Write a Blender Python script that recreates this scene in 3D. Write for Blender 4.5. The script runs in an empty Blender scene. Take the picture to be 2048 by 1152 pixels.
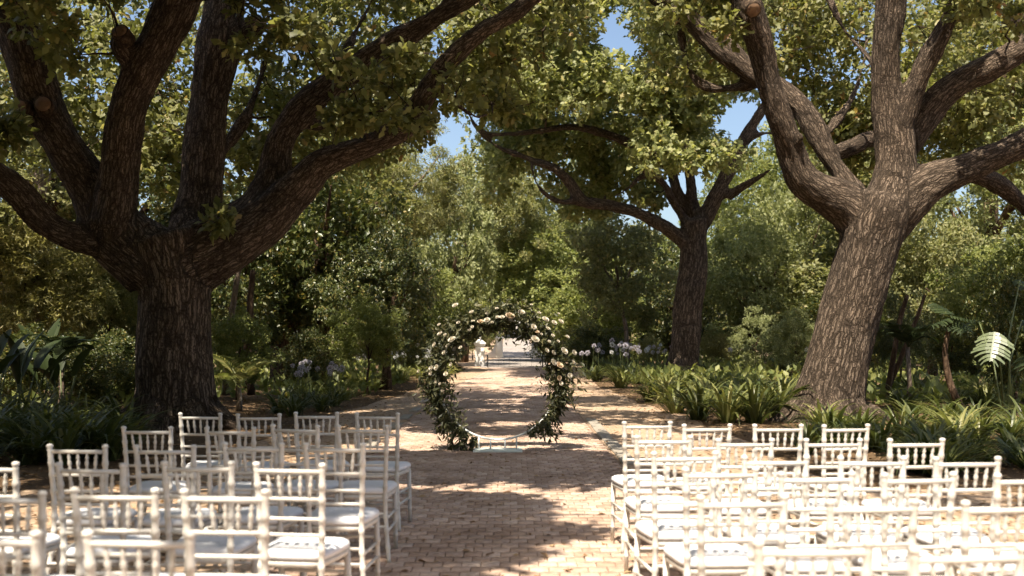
import bpy, bmesh, math, random
import numpy as np
from mathutils import Vector, noise as mnoise

random.seed(7)
rng = np.random.default_rng(7)
scene = bpy.context.scene
col = scene.collection
R = math.radians
TAU = 2 * math.pi

# ------------------------------------------------------------------ camera, sky, sun, exposure
CAM_H, F_PX = 1.58, 2000.0
PITCH = math.atan(92 / F_PX)
cam_d = bpy.data.cameras.new('camera')
cam_d.sensor_width = 36.0
cam_d.lens = 36.0 * F_PX / 2048
cam_d.clip_end = 2000
cam_d.dof.use_dof = True
cam_d.dof.focus_distance = 16.5
cam_d.dof.aperture_fstop = 2.0
cam = bpy.data.objects.new('camera', cam_d)
cam.location = (0, 0, CAM_H)
cam.rotation_euler = (math.pi / 2 + PITCH, 0, 0)
col.objects.link(cam)
scene.camera = cam

SUN_EL, SUN_X = R(63), -0.16          # sun behind the camera, a little to the left
_h = math.cos(SUN_EL)
SUNV = Vector((SUN_X, -math.sqrt(_h * _h - SUN_X * SUN_X), math.sin(SUN_EL)))   # towards the sun
world = bpy.data.worlds.new('World')
scene.world = world
world.use_nodes = True
wn = world.node_tree
sky = wn.nodes.new('ShaderNodeTexSky')
sky.sky_type = 'NISHITA'
sky.sun_disc = False
sky.sun_elevation = SUN_EL
sky.sun_rotation = math.atan2(SUNV.x, SUNV.y)
sky.air_density = 1.0
sky.dust_density = 2.5
sky.ozone_density = 0.7
bg = wn.nodes['Background']
wn.links.new(sky.outputs['Color'], bg.inputs['Color'])
bg.inputs['Strength'].default_value = 0.09
sun_d = bpy.data.lights.new('sun', 'SUN')
sun_d.energy = 5.0
sun_d.angle = R(0.53)
sun_d.color = (1.0, 0.90, 0.75)
sun = bpy.data.objects.new('sun', sun_d)
sun.rotation_euler = SUNV.to_track_quat('Z', 'Y').to_euler()
col.objects.link(sun)
scene.view_settings.view_transform = 'Standard'
scene.view_settings.look = 'None'
scene.view_settings.exposure = 1.18
scene.view_settings.gamma = 1.0
scene.cycles.max_bounces = 4
scene.cycles.diffuse_bounces = 2
scene.cycles.use_light_tree = False
scene.cycles.adaptive_threshold = 0.03
scene.cycles.transmission_bounces = 4
scene.cycles.transparent_max_bounces = 4
scene.cycles.use_denoising = True
scene.cycles.sample_clamp_indirect = 6.0


# ------------------------------------------------------------------ helpers
def P(px, py, d):
    """photo pixel (2048 x 1152) at distance d along the ground -> world point"""
    x = (px - 1024) / F_PX
    u = (576 - py) / F_PX
    c, s = math.cos(PITCH), math.sin(PITCH)
    v = Vector((x, c - u * s, s + u * c))
    v *= d / v.y
    return Vector((v.x, v.y, v.z + CAM_H))


def proj(A):
    A = np.asarray(A, float)
    z = A[..., 2] - CAM_H
    c, s = math.cos(PITCH), math.sin(PITCH)
    f = A[..., 1] * c + z * s
    u = -A[..., 1] * s + z * c
    return 1024 + F_PX * A[..., 0] / f, 576 - F_PX * u / f, f


def terrain_z(x, y):
    return 0.0 if y < 66 else 0.05 * (y - 66) if y < 160 else 4.7 + 0.02 * (y - 160)


def tag(o, label=None, cat=None, group=None, kind=None):
    if label: o['label'] = label
    if cat: o['category'] = cat
    if group: o['group'] = group
    if kind: o['kind'] = kind
    return o


def empty(name, loc=(0, 0, 0), rz=0.0, scale=1.0):
    o = bpy.data.objects.new(name, None)
    o.location = loc
    o.rotation_euler = (0, 0, rz)
    o.scale = (scale,) * 3 if not hasattr(scale, '__len__') else scale
    o.empty_display_size = 0.1
    col.objects.link(o)
    return o


def link(name, me, parent=None, mat=None):
    o = bpy.data.objects.new(name, me)
    if mat is not None and not me.materials:
        me.materials.append(mat)
    o.parent = parent
    col.objects.link(o)
    return o


def mesh_np(name, V, F, smooth=False):
    """V (n,3); F list of (m,k) index arrays"""
    me = bpy.data.meshes.new(name)
    V = np.ascontiguousarray(V, dtype=np.float32)
    me.vertices.add(len(V))
    me.vertices.foreach_set('co', V.ravel())
    F = [np.asarray(f, dtype=np.int32) for f in F if len(f)]
    nl = sum(f.size for f in F)
    nf = sum(len(f) for f in F)
    me.loops.add(nl)
    me.polygons.add(nf)
    me.loops.foreach_set('vertex_index', np.concatenate([f.ravel() for f in F]))
    tot = np.concatenate([np.full(len(f), f.shape[1], np.int32) for f in F])
    st = np.concatenate([[0], np.cumsum(tot)[:-1]]).astype(np.int32)
    me.polygons.foreach_set('loop_start', st)
    me.polygons.foreach_set('loop_total', tot)
    if smooth:
        me.polygons.foreach_set('use_smooth', np.ones(nf, bool))
    me.update(calc_edges=True)
    return me


class MB:
    """collects quads/tris/ngons of one mesh"""
    def __init__(s):
        s.v, s.f = [], []

    def add(s, V, F):
        b = len(s.v)
        s.v.extend([tuple(p) for p in V])
        s.f.extend([tuple(i + b for i in f) for f in F])
        return s

    def box(s, c, h):
        x, y, z = c
        a, b, d = h
        V = [(x + i * a, y + j * b, z + k * d) for k in (-1, 1) for j in (-1, 1) for i in (-1, 1)]
        return s.add(V, [(0, 2, 3, 1), (4, 5, 7, 6), (0, 1, 5, 4), (2, 6, 7, 3), (0, 4, 6, 2), (1, 3, 7, 5)])

    def tube(s, pts, rad, n=8, cap=True):
        pts = [Vector(p) for p in pts]
        if not hasattr(rad, '__len__'): rad = [rad] * len(pts)
        V, F = [], []
        side = None
        for i, p in enumerate(pts):
            t = (pts[min(i + 1, len(pts) - 1)] - pts[max(i - 1, 0)]).normalized()
            if side is None:
                side = t.cross(Vector((0, 0, 1)))
                if side.length < 0.05: side = t.cross(Vector((1, 0, 0)))
            side = (side - t * side.dot(t)).normalized()
            up = t.cross(side)
            for k in range(n):
                a = TAU * k / n
                V.append(p + (side * math.cos(a) + up * math.sin(a)) * rad[i])
        for i in range(len(pts) - 1):
            for k in range(n):
                F.append((i * n + k, i * n + (k + 1) % n, (i + 1) * n + (k + 1) % n, (i + 1) * n + k))
        if cap:
            F.append(tuple(range(n))[::-1])
            F.append(tuple((len(pts) - 1) * n + k for k in range(n)))
        return s.add(V, F)

    def lathe(s, prof, n=16, c=(0, 0, 0)):
        V, F = [], []
        for r, z in prof:
            for k in range(n):
                a = TAU * k / n
                V.append((c[0] + r * math.cos(a), c[1] + r * math.sin(a), c[2] + z))
        for i in range(len(prof) - 1):
            for k in range(n):
                F.append((i * n + k, i * n + (k + 1) % n, (i + 1) * n + (k + 1) % n, (i + 1) * n + k))
        F.append(tuple(range(n))[::-1])
        F.append(tuple((len(prof) - 1) * n + k for k in range(n)))
        return s.add(V, F)

    def mesh(s, name, smooth=True):
        me = bpy.data.meshes.new(name)
        me.from_pydata(s.v, [], s.f)
        if smooth:
            me.polygons.foreach_set('use_smooth', np.ones(len(me.polygons), bool))
        me.update()
        return me

    def build(s, name, mat, parent=None, smooth=True):
        return link(name, s.mesh(name, smooth), parent, mat)


def copy_tree(o, parent=None):
    c = o.copy()
    col.objects.link(c)
    c.parent = parent
    for ch in list(o.children):
        copy_tree(ch, c)
    return c


# ------------------------------------------------------------------ materials
def mat_new(name):
    m = bpy.data.materials.new(name)
    m.use_nodes = True
    nt = m.node_tree
    return m, nt, nt.nodes['Principled BSDF']


def ramp(nt, stops, fac=None, interp='LINEAR'):
    r = nt.nodes.new('ShaderNodeValToRGB')
    r.color_ramp.interpolation = interp
    e = r.color_ramp.elements
    while len(e) < len(stops): e.new(0.5)
    for el, (p, c) in zip(e, stops):
        el.position = p
        el.color = (*c, 1)
    if fac is not None: nt.links.new(fac, r.inputs[0])
    return r


def noise_tex(nt, scale, detail=4, vec=None, rough=0.55):
    n = nt.nodes.new('ShaderNodeTexNoise')
    n.inputs['Scale'].default_value = scale
    n.inputs['Detail'].default_value = detail
    n.inputs['Roughness'].default_value = rough
    if vec is not None: nt.links.new(vec, n.inputs['Vector'])
    return n


def mixrgb(nt, a, b, fac, mode='MIX'):
    m = nt.nodes.new('ShaderNodeMix')
    m.data_type = 'RGBA'
    m.blend_type = mode
    for sock, val in ((m.inputs[0], fac), (m.inputs[6], a), (m.inputs[7], b)):
        if isinstance(val, bpy.types.NodeSocket): nt.links.new(val, sock)
        elif isinstance(val, (int, float)): sock.default_value = val
        else: sock.default_value = (*val, 1)
    return m.outputs[2]


def bump(nt, height, strength, dist, target):
    b = nt.nodes.new('ShaderNodeBump')
    b.inputs['Strength'].default_value = strength
    b.inputs['Distance'].default_value = dist
    nt.links.new(height, b.inputs['Height'])
    nt.links.new(b.outputs[0], target.inputs['Normal'])


def leaf_mat(name, stops, trans=(1.4, 1.42, 0.85), tfac=0.35, rough=0.5, spec=0.35):
    m, nt, p = mat_new(name)
    g = nt.nodes.new('ShaderNodeNewGeometry')
    r = ramp(nt, stops, g.outputs['Random Per Island'])
    nt.links.new(r.outputs[0], p.inputs['Base Color'])
    p.inputs['Roughness'].default_value = rough
    p.inputs['Specular IOR Level'].default_value = spec
    t = nt.nodes.new('ShaderNodeBsdfTranslucent')
    tc = mixrgb(nt, r.outputs[0], trans, 1.0, 'MULTIPLY')
    nt.links.new(tc, t.inputs['Color'])
    mx = nt.nodes.new('ShaderNodeMixShader')
    mx.inputs[0].default_value = tfac
    nt.links.new(p.outputs[0], mx.inputs[1])
    nt.links.new(t.outputs[0], mx.inputs[2])
    nt.links.new(mx.outputs[0], nt.nodes['Material Output'].inputs['Surface'])
    return m


def bark_mat(name, dark, mid, light, sxy=25.0, sz=4.4, attr=True, depth=0.03):
    m, nt, p = mat_new(name)
    if attr:
        a = nt.nodes.new('ShaderNodeAttribute')
        a.attribute_name = 'bark'
        vec = a.outputs['Vector']
    else:
        vec = nt.nodes.new('ShaderNodeTexCoord').outputs['Object']
    wob = noise_tex(nt, 5.0, 4, vec)
    wsub = nt.nodes.new('ShaderNodeVectorMath'); wsub.operation = 'MULTIPLY_ADD'
    nt.links.new(wob.outputs['Color'], wsub.inputs[0])
    wsub.inputs[1].default_value = (0.09, 0.09, 0.7)
    nt.links.new(vec, wsub.inputs[2])
    mp = nt.nodes.new('ShaderNodeMapping')
    mp.inputs['Scale'].default_value = (sxy, sxy, sz)
    nt.links.new(wsub.outputs[0], mp.inputs['Vector'])
    vo = nt.nodes.new('ShaderNodeTexVoronoi')
    vo.feature = 'DISTANCE_TO_EDGE'
    vo.inputs['Scale'].default_value = 1.0
    nt.links.new(mp.outputs[0], vo.inputs['Vector'])
    vo2 = nt.nodes.new('ShaderNodeTexVoronoi')
    vo2.feature = 'DISTANCE_TO_EDGE'
    vo2.inputs['Scale'].default_value = 0.42
    nt.links.new(mp.outputs[0], vo2.inputs['Vector'])
    pl1 = ramp(nt, [(0.0, (.1,) * 3), (0.05, (.5,) * 3), (0.20, (1, 1, 1))], vo.outputs['Distance'])
    pl2 = ramp(nt, [(0.0, (0, 0, 0)), (0.07, (.55,) * 3), (0.22, (1, 1, 1))], vo2.outputs['Distance'])
    plates = nt.nodes.new('ShaderNodeMix'); plates.data_type = 'RGBA'; plates.blend_type = 'MULTIPLY'
    plates.inputs[0].default_value = 1.0
    nt.links.new(pl1.outputs[0], plates.inputs[6]); nt.links.new(pl2.outputs[0], plates.inputs[7])
    fine = noise_tex(nt, 38.0, 5, vec)
    big = noise_tex(nt, 1.3, 3, vec)
    h = mixrgb(nt, plates.outputs[2], fine.outputs['Fac'], 0.45)
    c1 = ramp(nt, [(0.15, dark), (0.55, mid), (0.82, light)], h)
    c2 = mixrgb(nt, c1.outputs[0], ramp(nt, [(0.35, (.62, .6, .58)), (0.7, (1.12, 1.06, 1.0))], big.outputs['Fac']).outputs[0], 0.8, 'MULTIPLY')
    nt.links.new(c2, p.inputs['Base Color'])
    p.inputs['Roughness'].default_value = 0.92
    p.inputs['Specular IOR Level'].default_value = 0.15
    bump(nt, h, 1.0, depth, p)
    return m


def plain_mat(name, color, rough=0.5, metal=0.0, var=0.0, vscale=8.0, bmp=0.0, spec=0.5):
    m, nt, p = mat_new(name)
    p.inputs['Roughness'].default_value = rough
    p.inputs['Metallic'].default_value = metal
    p.inputs['Specular IOR Level'].default_value = spec
    tc = nt.nodes.new('ShaderNodeTexCoord').outputs['Object']
    n = noise_tex(nt, vscale, 5, tc)
    lo = tuple(c * (1 - var) for c in color)
    r = ramp(nt, [(0.3, lo), (0.65, color)], n.outputs['Fac'])
    nt.links.new(r.outputs[0], p.inputs['Base Color'])
    if bmp: bump(nt, n.outputs['Fac'], 0.6, bmp, p)
    return m


def ground_mat(name, a, b, c, scale=1.0):
    m, nt, p = mat_new(name)
    tc = nt.nodes.new('ShaderNodeTexCoord').outputs['Object']
    n1 = noise_tex(nt, 0.55 * scale, 5, tc, 0.6)
    n2 = noise_tex(nt, 14.0 * scale, 6, tc, 0.65)
    vo = nt.nodes.new('ShaderNodeTexVoronoi')
    vo.inputs['Scale'].default_value = 26 * scale
    nt.links.new(tc, vo.inputs['Vector'])
    r1 = ramp(nt, [(0.32, a), (0.68, b)], n1.outputs['Fac'])
    r2 = ramp(nt, [(0.42, c), (0.6, (1, 1, 1))], n2.outputs['Fac'])
    k = mixrgb(nt, r1.outputs[0], r2.outputs[0], 0.75, 'MULTIPLY')
    r3 = ramp(nt, [(0.0, (.55, .5, .45)), (0.5, (1.05, 1.02, 1.0))], vo.outputs['Color'])
    k = mixrgb(nt, k, r3.outputs[0], 0.5, 'MULTIPLY')
    nt.links.new(k, p.inputs['Base Color'])
    p.inputs['Roughness'].default_value = 0.95
    p.inputs['Specular IOR Level'].default_value = 0.15
    hh = mixrgb(nt, n2.outputs['Fac'], vo.outputs['Distance'], 0.4)
    bump(nt, hh, 0.8, 0.03, p)
    return m


M = {}
M['sand'] = ground_mat('sandy_earth', (.40, .295, .205), (.52, .40, .29), (.55, .48, .42))
M['mulch'] = ground_mat('leaf_mulch', (.10, .065, .036), (.19, .13, .075), (.5, .42, .36), 1.3)
M['asphalt'] = ground_mat('old_asphalt', (.27, .24, .22), (.34, .31, .28), (.8, .8, .8), 1.5)
M['joint'] = ground_mat('joint_sand', (.30, .22, .16), (.38, .29, .215), (.6, .55, .5), 2.0)
M['concrete'] = plain_mat('kerb_concrete', (.34, .30, .245), 0.9, 0, .35, 9, .004)
M['plaster'] = plain_mat('white_plaster', (.82, .80, .76), 0.8, 0, .12, 3, .002)
M['iron'] = plain_mat('black_iron', (.03, .03, .03), 0.5, .6)
M['steel'] = plain_mat('silver_paint', (.78, .79, .76), 0.4, .15, .1)
M['plate'] = plain_mat('pale_metal_plate', (.76, .83, .80), 0.35, 0, .10, 5)
M['chair'] = plain_mat('white_chair_paint', (.70, .675, .625), 0.5, 0, .16, 22, .0008)
_nt = M['chair'].node_tree
_bc = _nt.nodes['Principled BSDF'].inputs['Base Color']
_src = _bc.links[0].from_socket
_oi = _nt.nodes.new('ShaderNodeObjectInfo')
_k = mixrgb(_nt, _src, ramp(_nt, [(0, (.90, .885, .86)), (1, (1.03, 1.03, 1.03))], _oi.outputs['Random']).outputs[0], 1.0, 'MULTIPLY')
_nt.links.new(_k, _bc)
M['cushion'] = plain_mat('white_cushion_cloth', (.72, .72, .735), 0.9, 0, .08, 9, .014, .2)
M['cutwood'] = plain_mat('sawn_wood', (.20, .115, .062), 0.85, 0, .45, 7, .004)
M['bark'] = bark_mat('oak_bark', (.016, .012, .008), (.105, .080, .060), (.255, .20, .155))
M['barkthin'] = bark_mat('branch_bark', (.02, .014, .01), (.07, .05, .035), (.13, .095, .065), 16, 6, False, .01)
M['palebark'] = bark_mat('pale_bark', (.10, .075, .055), (.24, .19, .15), (.40, .34, .28), 9, 2.2, False, .012)
M['brownbark'] = bark_mat('brown_bark', (.03, .02, .013), (.10, .065, .042), (.19, .13, .09), 9, 2.2, False, .015)
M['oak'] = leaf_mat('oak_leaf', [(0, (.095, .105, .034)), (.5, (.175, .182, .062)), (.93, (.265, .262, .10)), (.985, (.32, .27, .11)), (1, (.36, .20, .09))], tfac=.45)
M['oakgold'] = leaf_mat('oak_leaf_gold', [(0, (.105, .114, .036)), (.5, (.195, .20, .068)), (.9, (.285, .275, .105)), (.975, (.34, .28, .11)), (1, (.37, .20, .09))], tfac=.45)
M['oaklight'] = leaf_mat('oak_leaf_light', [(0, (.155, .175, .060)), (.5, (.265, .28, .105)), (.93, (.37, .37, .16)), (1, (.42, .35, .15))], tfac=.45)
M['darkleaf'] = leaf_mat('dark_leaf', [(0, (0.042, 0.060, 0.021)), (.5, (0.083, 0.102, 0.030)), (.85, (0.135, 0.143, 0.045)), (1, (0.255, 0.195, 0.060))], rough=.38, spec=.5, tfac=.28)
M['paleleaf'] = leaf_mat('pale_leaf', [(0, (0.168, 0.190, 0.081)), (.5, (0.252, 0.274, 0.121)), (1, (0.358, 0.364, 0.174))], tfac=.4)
M['greenleaf'] = leaf_mat('green_leaf', [(0, (0.112, 0.140, 0.040)), (.5, (0.190, 0.213, 0.063)), (1, (0.291, 0.297, 0.095))], tfac=.4)
M['olive'] = leaf_mat('olive_leaf', [(0, (.125, .138, .056)), (.5, (.215, .22, .092)), (.95, (.31, .30, .135)), (1, (.36, .29, .13))], tfac=.4)
M['bamboo'] = leaf_mat('bamboo_leaf', [(0, (.17, .165, .065)), (.5, (.285, .265, .11)), (1, (.42, .38, .19))], tfac=.4)
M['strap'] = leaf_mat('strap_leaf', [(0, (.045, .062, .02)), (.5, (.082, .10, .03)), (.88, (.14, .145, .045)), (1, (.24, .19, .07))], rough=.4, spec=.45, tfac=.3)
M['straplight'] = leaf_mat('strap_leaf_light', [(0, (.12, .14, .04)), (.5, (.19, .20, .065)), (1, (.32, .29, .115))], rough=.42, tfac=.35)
M['paddle'] = leaf_mat('paddle_leaf', [(0, (.018, .028, .010)), (1, (.042, .058, .020))], rough=.55, spec=.2, tfac=.2)
M['sunlit_gloss'] = leaf_mat('sunlit_gloss_leaf', [(0, (.12, .15, .075)), (1, (.17, .20, .105))], rough=.33, spec=.7, tfac=.15)  # sun shine put into the colour, paler than the plant's other leaves
M['garland'] = leaf_mat('garland_leaf', [(0, (.03, .036, .015)), (.6, (.06, .064, .026)), (1, (.13, .12, .055))], rough=.5, tfac=.2)
M['litter'] = leaf_mat('dry_leaf', [(0, (.14, .075, .035)), (.5, (.26, .155, .075)), (1, (.42, .29, .16))], rough=.8, tfac=.1)
M['rose'] = leaf_mat('cream_petal', [(0, (.60, .54, .43)), (1, (.74, .69, .58))], (1, .95, .85), .2, .6, .2)
M['rosepeach'] = leaf_mat('peach_petal', [(0, (.60, .45, .30)), (1, (.72, .60, .45))], (1, .9, .75), .2, .6, .2)
M['whitepetal'] = leaf_mat('white_petal', [(0, (.62, .62, .60)), (1, (.80, .80, .78))], (1, 1, 1), .3, .6, .2)
M['lilac'] = leaf_mat('lilac_petal', [(0, (.42, .40, .44)), (1, (.58, .56, .60))], (1, .95, 1.05), .3, .6, .2)
M['stem'] = plain_mat('green_stem', (.09, .11, .035), .6)


def brick_material():
    m, nt, p = mat_new('clay_brick')
    g = nt.nodes.new('ShaderNodeNewGeometry')
    oi = nt.nodes.new('ShaderNodeObjectInfo')
    tc = nt.nodes.new('ShaderNodeTexCoord').outputs['Object']
    ad = nt.nodes.new('ShaderNodeMath'); ad.operation = 'ADD'
    nt.links.new(g.outputs['Random Per Island'], ad.inputs[0])
    nt.links.new(oi.outputs['Random'], ad.inputs[1])
    fr = nt.nodes.new('ShaderNodeMath'); fr.operation = 'FRACT'
    nt.links.new(ad.outputs[0], fr.inputs[0])
    r = ramp(nt, [(0, (.40, .29, .225)), (.4, (.47, .35, .28)), (.75, (.52, .395, .325)), (1, (.56, .445, .375))], fr.outputs[0])
    geo = nt.nodes.new('ShaderNodeNewGeometry').outputs['Position']
    n = noise_tex(nt, 22, 6, geo, .65)
    b = noise_tex(nt, 1.1, 4, geo)
    k = mixrgb(nt, r.outputs[0], ramp(nt, [(.35, (.68, .62, .57)), (.6, (1.05, 1.03, 1.0))], n.outputs['Fac']).outputs[0], .8, 'MULTIPLY')
    k = mixrgb(nt, k, ramp(nt, [(.33, (.66, .63, .60)), (.5, (.95, .94, .92)), (.68, (1.1, 1.1, 1.08))], b.outputs['Fac']).outputs[0], .9, 'MULTIPLY')
    nt.links.new(k, p.inputs['Base Color'])
    p.inputs['Roughness'].default_value = .9
    p.inputs['Specular IOR Level'].default_value = .2
    bump(nt, n.outputs['Fac'], .7, .006, p)
    return m


M['brick'] = brick_material()

# ------------------------------------------------------------------ ground
xs = np.concatenate([np.linspace(-400, -40, 10), np.linspace(-30, 30, 31), np.linspace(40, 400, 10)])
ys = np.concatenate([np.linspace(-60, 66, 43), np.linspace(70, 160, 20), np.linspace(180, 700, 14)])
GX, GY = np.meshgrid(xs, ys)
GZ = np.vectorize(terrain_z)(GX, GY)
V = np.stack([GX, GY, GZ], -1).reshape(-1, 3)
nx, ny = len(xs), len(ys)
i0 = (np.arange(ny - 1)[:, None] * nx + np.arange(nx - 1)[None]).ravel()
tag(link('ground', mesh_np('ground', V, [np.stack([i0, i0 + 1, i0 + nx + 1, i0 + nx], -1)], True), None, M['sand']), kind='structure')

# path: right edge straight, left edge narrows towards the gate
PATH_R = 1.33


def path_left(y):
    return -1.9 if y < 28 else -1.9 + 0.8 * min(1, (y - 28) / 14)


def strip(name, edge_l, edge_r, y0, y1, z, mat, step=2.0, kind='structure'):
    n = int((y1 - y0) / step) + 1
    V, F = [], []
    for i in range(n + 1):
        y = y0 + (y1 - y0) * i / n
        for x in (edge_l(y), edge_r(y)):
            V.append((x, y, terrain_z(x, y) + z))
    for i in range(n):
        F.append((2 * i, 2 * i + 1, 2 * i + 3, 2 * i + 2))
    me = bpy.data.meshes.new(name)
    me.from_pydata(V, [], F)
    o = link(name, me, None, mat)
    return tag(o, kind=kind)


path = strip('path', path_left, lambda y: PATH_R, 0.5, 46.5, 0.004, M['joint'])
road = strip('road', lambda y: -1.5 if y < 64 else -.72, lambda y: 1.9 if y < 64 else 1.5, 46.9, 300, 0.008, M['asphalt'], 3)

# clay pavers with zigzag flanks, staggered courses
BW, BL = 0.150, 0.130          # depth along the path, width across it


def brick_tpl(j=0.003):
    w, l = BW / 2 - j, BL / 2 - j
    q = 0.010
    o = [(-w, -l), (w, -l), (w + q, -l / 2), (w, 0), (w + q, l / 2), (w, l), (-w, l), (-w + q, l / 2), (-w, 0), (-w + q, -l / 2)]
    o = [(y, x) for x, y in o][::-1]
    V = [(x, y, 0) for x, y in o] + [(x, y, .017) for x, y in o] + [(x * .92, y * .96, .021) for x, y in o]
    F4 = []
    for a in (0, 10):
        for k in range(10):
            F4.append((a + k, a + (k + 1) % 10, a + 10 + (k + 1) % 10, a + 10 + k))
    top = tuple(range(20, 30))
    return np.array(V), np.array(F4), np.array([top])


bv, bf4, bft = brick_tpl()
brick_me = [mesh_np('brick', bv * np.array([1, 1, 1]), [bf4, bft]) for _ in range(3)]
for b in brick_me: b.materials.append(M['brick'])
spots = []
ncol = int((PATH_R - (-1.9)) / BL)
y = 1.0
row = 0
while y < 46.2:
    for c in range(ncol + 1):
        x = -1.9 + BL * (c + (.5 if row % 2 else 0.0))
        if x - BL / 2 < path_left(y) - .005 or x + BL / 2 > PATH_R + .01: continue
        spots.append((x, y))
    y += BW
    row += 1
spots = np.array(spots)
wob = np.array([[mnoise.noise(Vector((x * .7, y * .7, 3))) for x, y in spots]]).ravel()
px_, py_, _f = proj(np.column_stack([spots, np.zeros(len(spots))]))
inner = (spots[:, 1] > 6.4) & (px_ > 700) & (px_ < 1330) & (py_ < 1160)
order = np.argsort(np.where(inner, spots[:, 1], 999))[:300]
sel = np.zeros(len(spots), bool)
sel[order] = True
for (x, y), w in zip(spots[sel], wob[sel]):
    o = link('brick', random.choice(brick_me), path)
    o.location = (x, y, .004 + .006 * w + random.uniform(-.0025, .0025))
    o.rotation_euler = (random.gauss(0, .012), random.gauss(0, .014), random.gauss(0, .02))
S = spots[~sel]
W = wob[~sel]
n = len(S)
ang = rng.normal(0, .02, n)
ca, sa = np.cos(ang), np.sin(ang)
VV = np.empty((n, len(bv), 3))
VV[..., 0] = bv[None, :, 0] * ca[:, None] - bv[None, :, 1] * sa[:, None] + S[:, :1]
VV[..., 1] = bv[None, :, 0] * sa[:, None] + bv[None, :, 1] * ca[:, None] + S[:, 1:]
tilt = rng.normal(0, .013, (n, 2))
VV[..., 2] = bv[None, :, 2] + .004 + (.006 * W + rng.uniform(-.0025, .0025, n))[:, None] + bv[None, :, 0] * tilt[:, :1] + bv[None, :, 1] * tilt[:, 1:]
off = (np.arange(n) * len(bv))[:, None, None]
tag(link('brickwork', mesh_np('brickwork', VV.reshape(-1, 3), [(bf4[None] + off).reshape(-1, 4), (bft[None] + off).reshape(-1, 10)]), path, M['brick']), kind='stuff')

# kerb stones along both sides
kerb = empty('kerb', (0, 0, 0))
tag(kerb, kind='structure')
for side in (0, 1):
    y = 3.0
    while y < 34:
        L = random.uniform(.85, 1.0)
        x = PATH_R + .11 if side else path_left(y) - .11
        b = MB()
        w, l, h, e = .095, L / 2 - .012, .028, .012
        b.add([(-w, -l, -.03), (w, -l, -.03), (w, l, -.03), (-w, l, -.03), (-w, -l, h - e), (w, -l, h - e), (w, l, h - e), (-w, l, h - e),
               (-w + e, -l + e, h), (w - e, -l + e, h), (w - e, l - e, h), (-w + e, l - e, h)],
              [(0, 1, 5, 4), (1, 2, 6, 5), (2, 3, 7, 6), (3, 0, 4, 7), (4, 5, 9, 8), (5, 6, 10, 9), (6, 7, 11, 10), (7, 4, 8, 11), (8, 9, 10, 11)])
        o = b.build('kerb_stone', M['concrete'], kerb, False)
        sunk = -.004 if (side == 1 and 12 < y < 18.5) or random.random() < .25 else -.040
        o.location = (x + random.uniform(-.012, .012), y + L / 2, sunk)
        o.rotation_euler = (0, random.gauss(0, .015), random.gauss(0, .012))
        y += L


# planting beds: dark mulch sheets with an uneven outline
def bed(name, pts, z=0.004):
    pts = [Vector((*p, 0)) for p in pts]
    out = []
    for i, p in enumerate(pts):
        q = pts[(i + 1) % len(pts)]
        k = max(1, int((q - p).length / .5))
        for j in range(k):
            v = p.lerp(q, j / k)
            a = .22 * mnoise.noise(Vector((v.x * .8, v.y * .8, 5)))
            out.append((v.x + a, v.y + a * .6, terrain_z(v.x, v.y) + z))
    me = bpy.data.meshes.new(name)
    me.from_pydata(out, [], [tuple(range(len(out)))])
    return tag(link(name, me, None, M['mulch']), kind='structure')


bed('planting_bed_right', [(3.4, 10.5), (9.0, 9.0), (22, 12), (40, 30), (60, 65), (6, 65), (3.0, 45), (2.6, 30), (3.0, 22), (3.4, 17)])
bed('planting_bed_left', [(-3.9, 10.5), (-3.7, 15), (-3.4, 21), (-2.9, 26), (-2.6, 32), (-2.0, 45), (-4, 65), (-60, 65), (-42, 28), (-22, 11), (-9, 9.2)])

# ------------------------------------------------------------------ foliage generators
OAK_T = (np.array([(-.02, 0, 0), (.02, 0, 0), (-.20, .26, .03), (.20, .26, .03), (-.11, .42, 0), (.11, .42, 0), (-.29, .66, .01), (.29, .66, .01), (-.05, 1.0, -.14), (.05, 1.0, -.14)]),
         np.array([(0, 1, 3, 2), (2, 3, 5, 4), (4, 5, 7, 6), (6, 7, 9, 8)]))
DIA_T = (np.array([(0, 0, 0), (.27, .48, .06), (0, 1, -.08), (-.27, .48, .06)]), np.array([(0, 1, 2), (0, 2, 3)]))
MID_T = (np.array([(0, 0, 0), (.20, .28, .04), (.13, .45, .0), (.28, .68, .03), (0, 1, -.1), (-.28, .68, .03), (-.13, .45, 0), (-.20, .28, .04)]),
         np.array([(0, 1, 2, 7), (7, 2, 6, 6), (6, 2, 3, 5), (5, 3, 4, 4)]))
MID_T = (MID_T[0], [np.array([(0, 1, 2), (0, 6, 7), (3, 4, 5)]), np.array([(0, 2, 6, 6)])])
LONG_T = (np.array([(0, 0, 0), (.09, .4, .02), (0, 1, -.18), (-.09, .4, .02)]), np.array([(0, 1, 2), (0, 2, 3)]))
MID_T = (np.array([(0, 0, 0), (.22, .30, .04), (-.22, .30, .04), (.10, .44, 0), (-.10, .44, 0), (.29, .68, .02), (-.29, .68, .02), (0, 1, -.1)]),
         [np.array([(0, 1, 2), (6, 5, 7)]), np.array([(2, 1, 3, 4), (4, 3, 5, 6)])])


def norm(a):
    return a / np.maximum(np.linalg.norm(a, axis=-1, keepdims=True), 1e-6)


def leaves_mesh(name, pos, axis, nrm, size, tpl):
    T, F = tpl
    if not isinstance(F, list): F = [F]
    axis = norm(axis)
    nrm = nrm - axis * (nrm * axis).sum(-1, keepdims=True)
    nrm = norm(nrm)
    side = np.cross(axis, nrm)
    n, k = len(pos), len(T)
    V = pos[:, None] + size[:, None, None] * (T[None, :, :1] * side[:, None] + T[None, :, 1:2] * axis[:, None] + T[None, :, 2:] * nrm[:, None])
    off = (np.arange(n) * k)[:, None, None]
    return mesh_np(name, V.reshape(-1, 3), [(f[None] + off).reshape(-1, f.shape[1]) for f in F])


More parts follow.
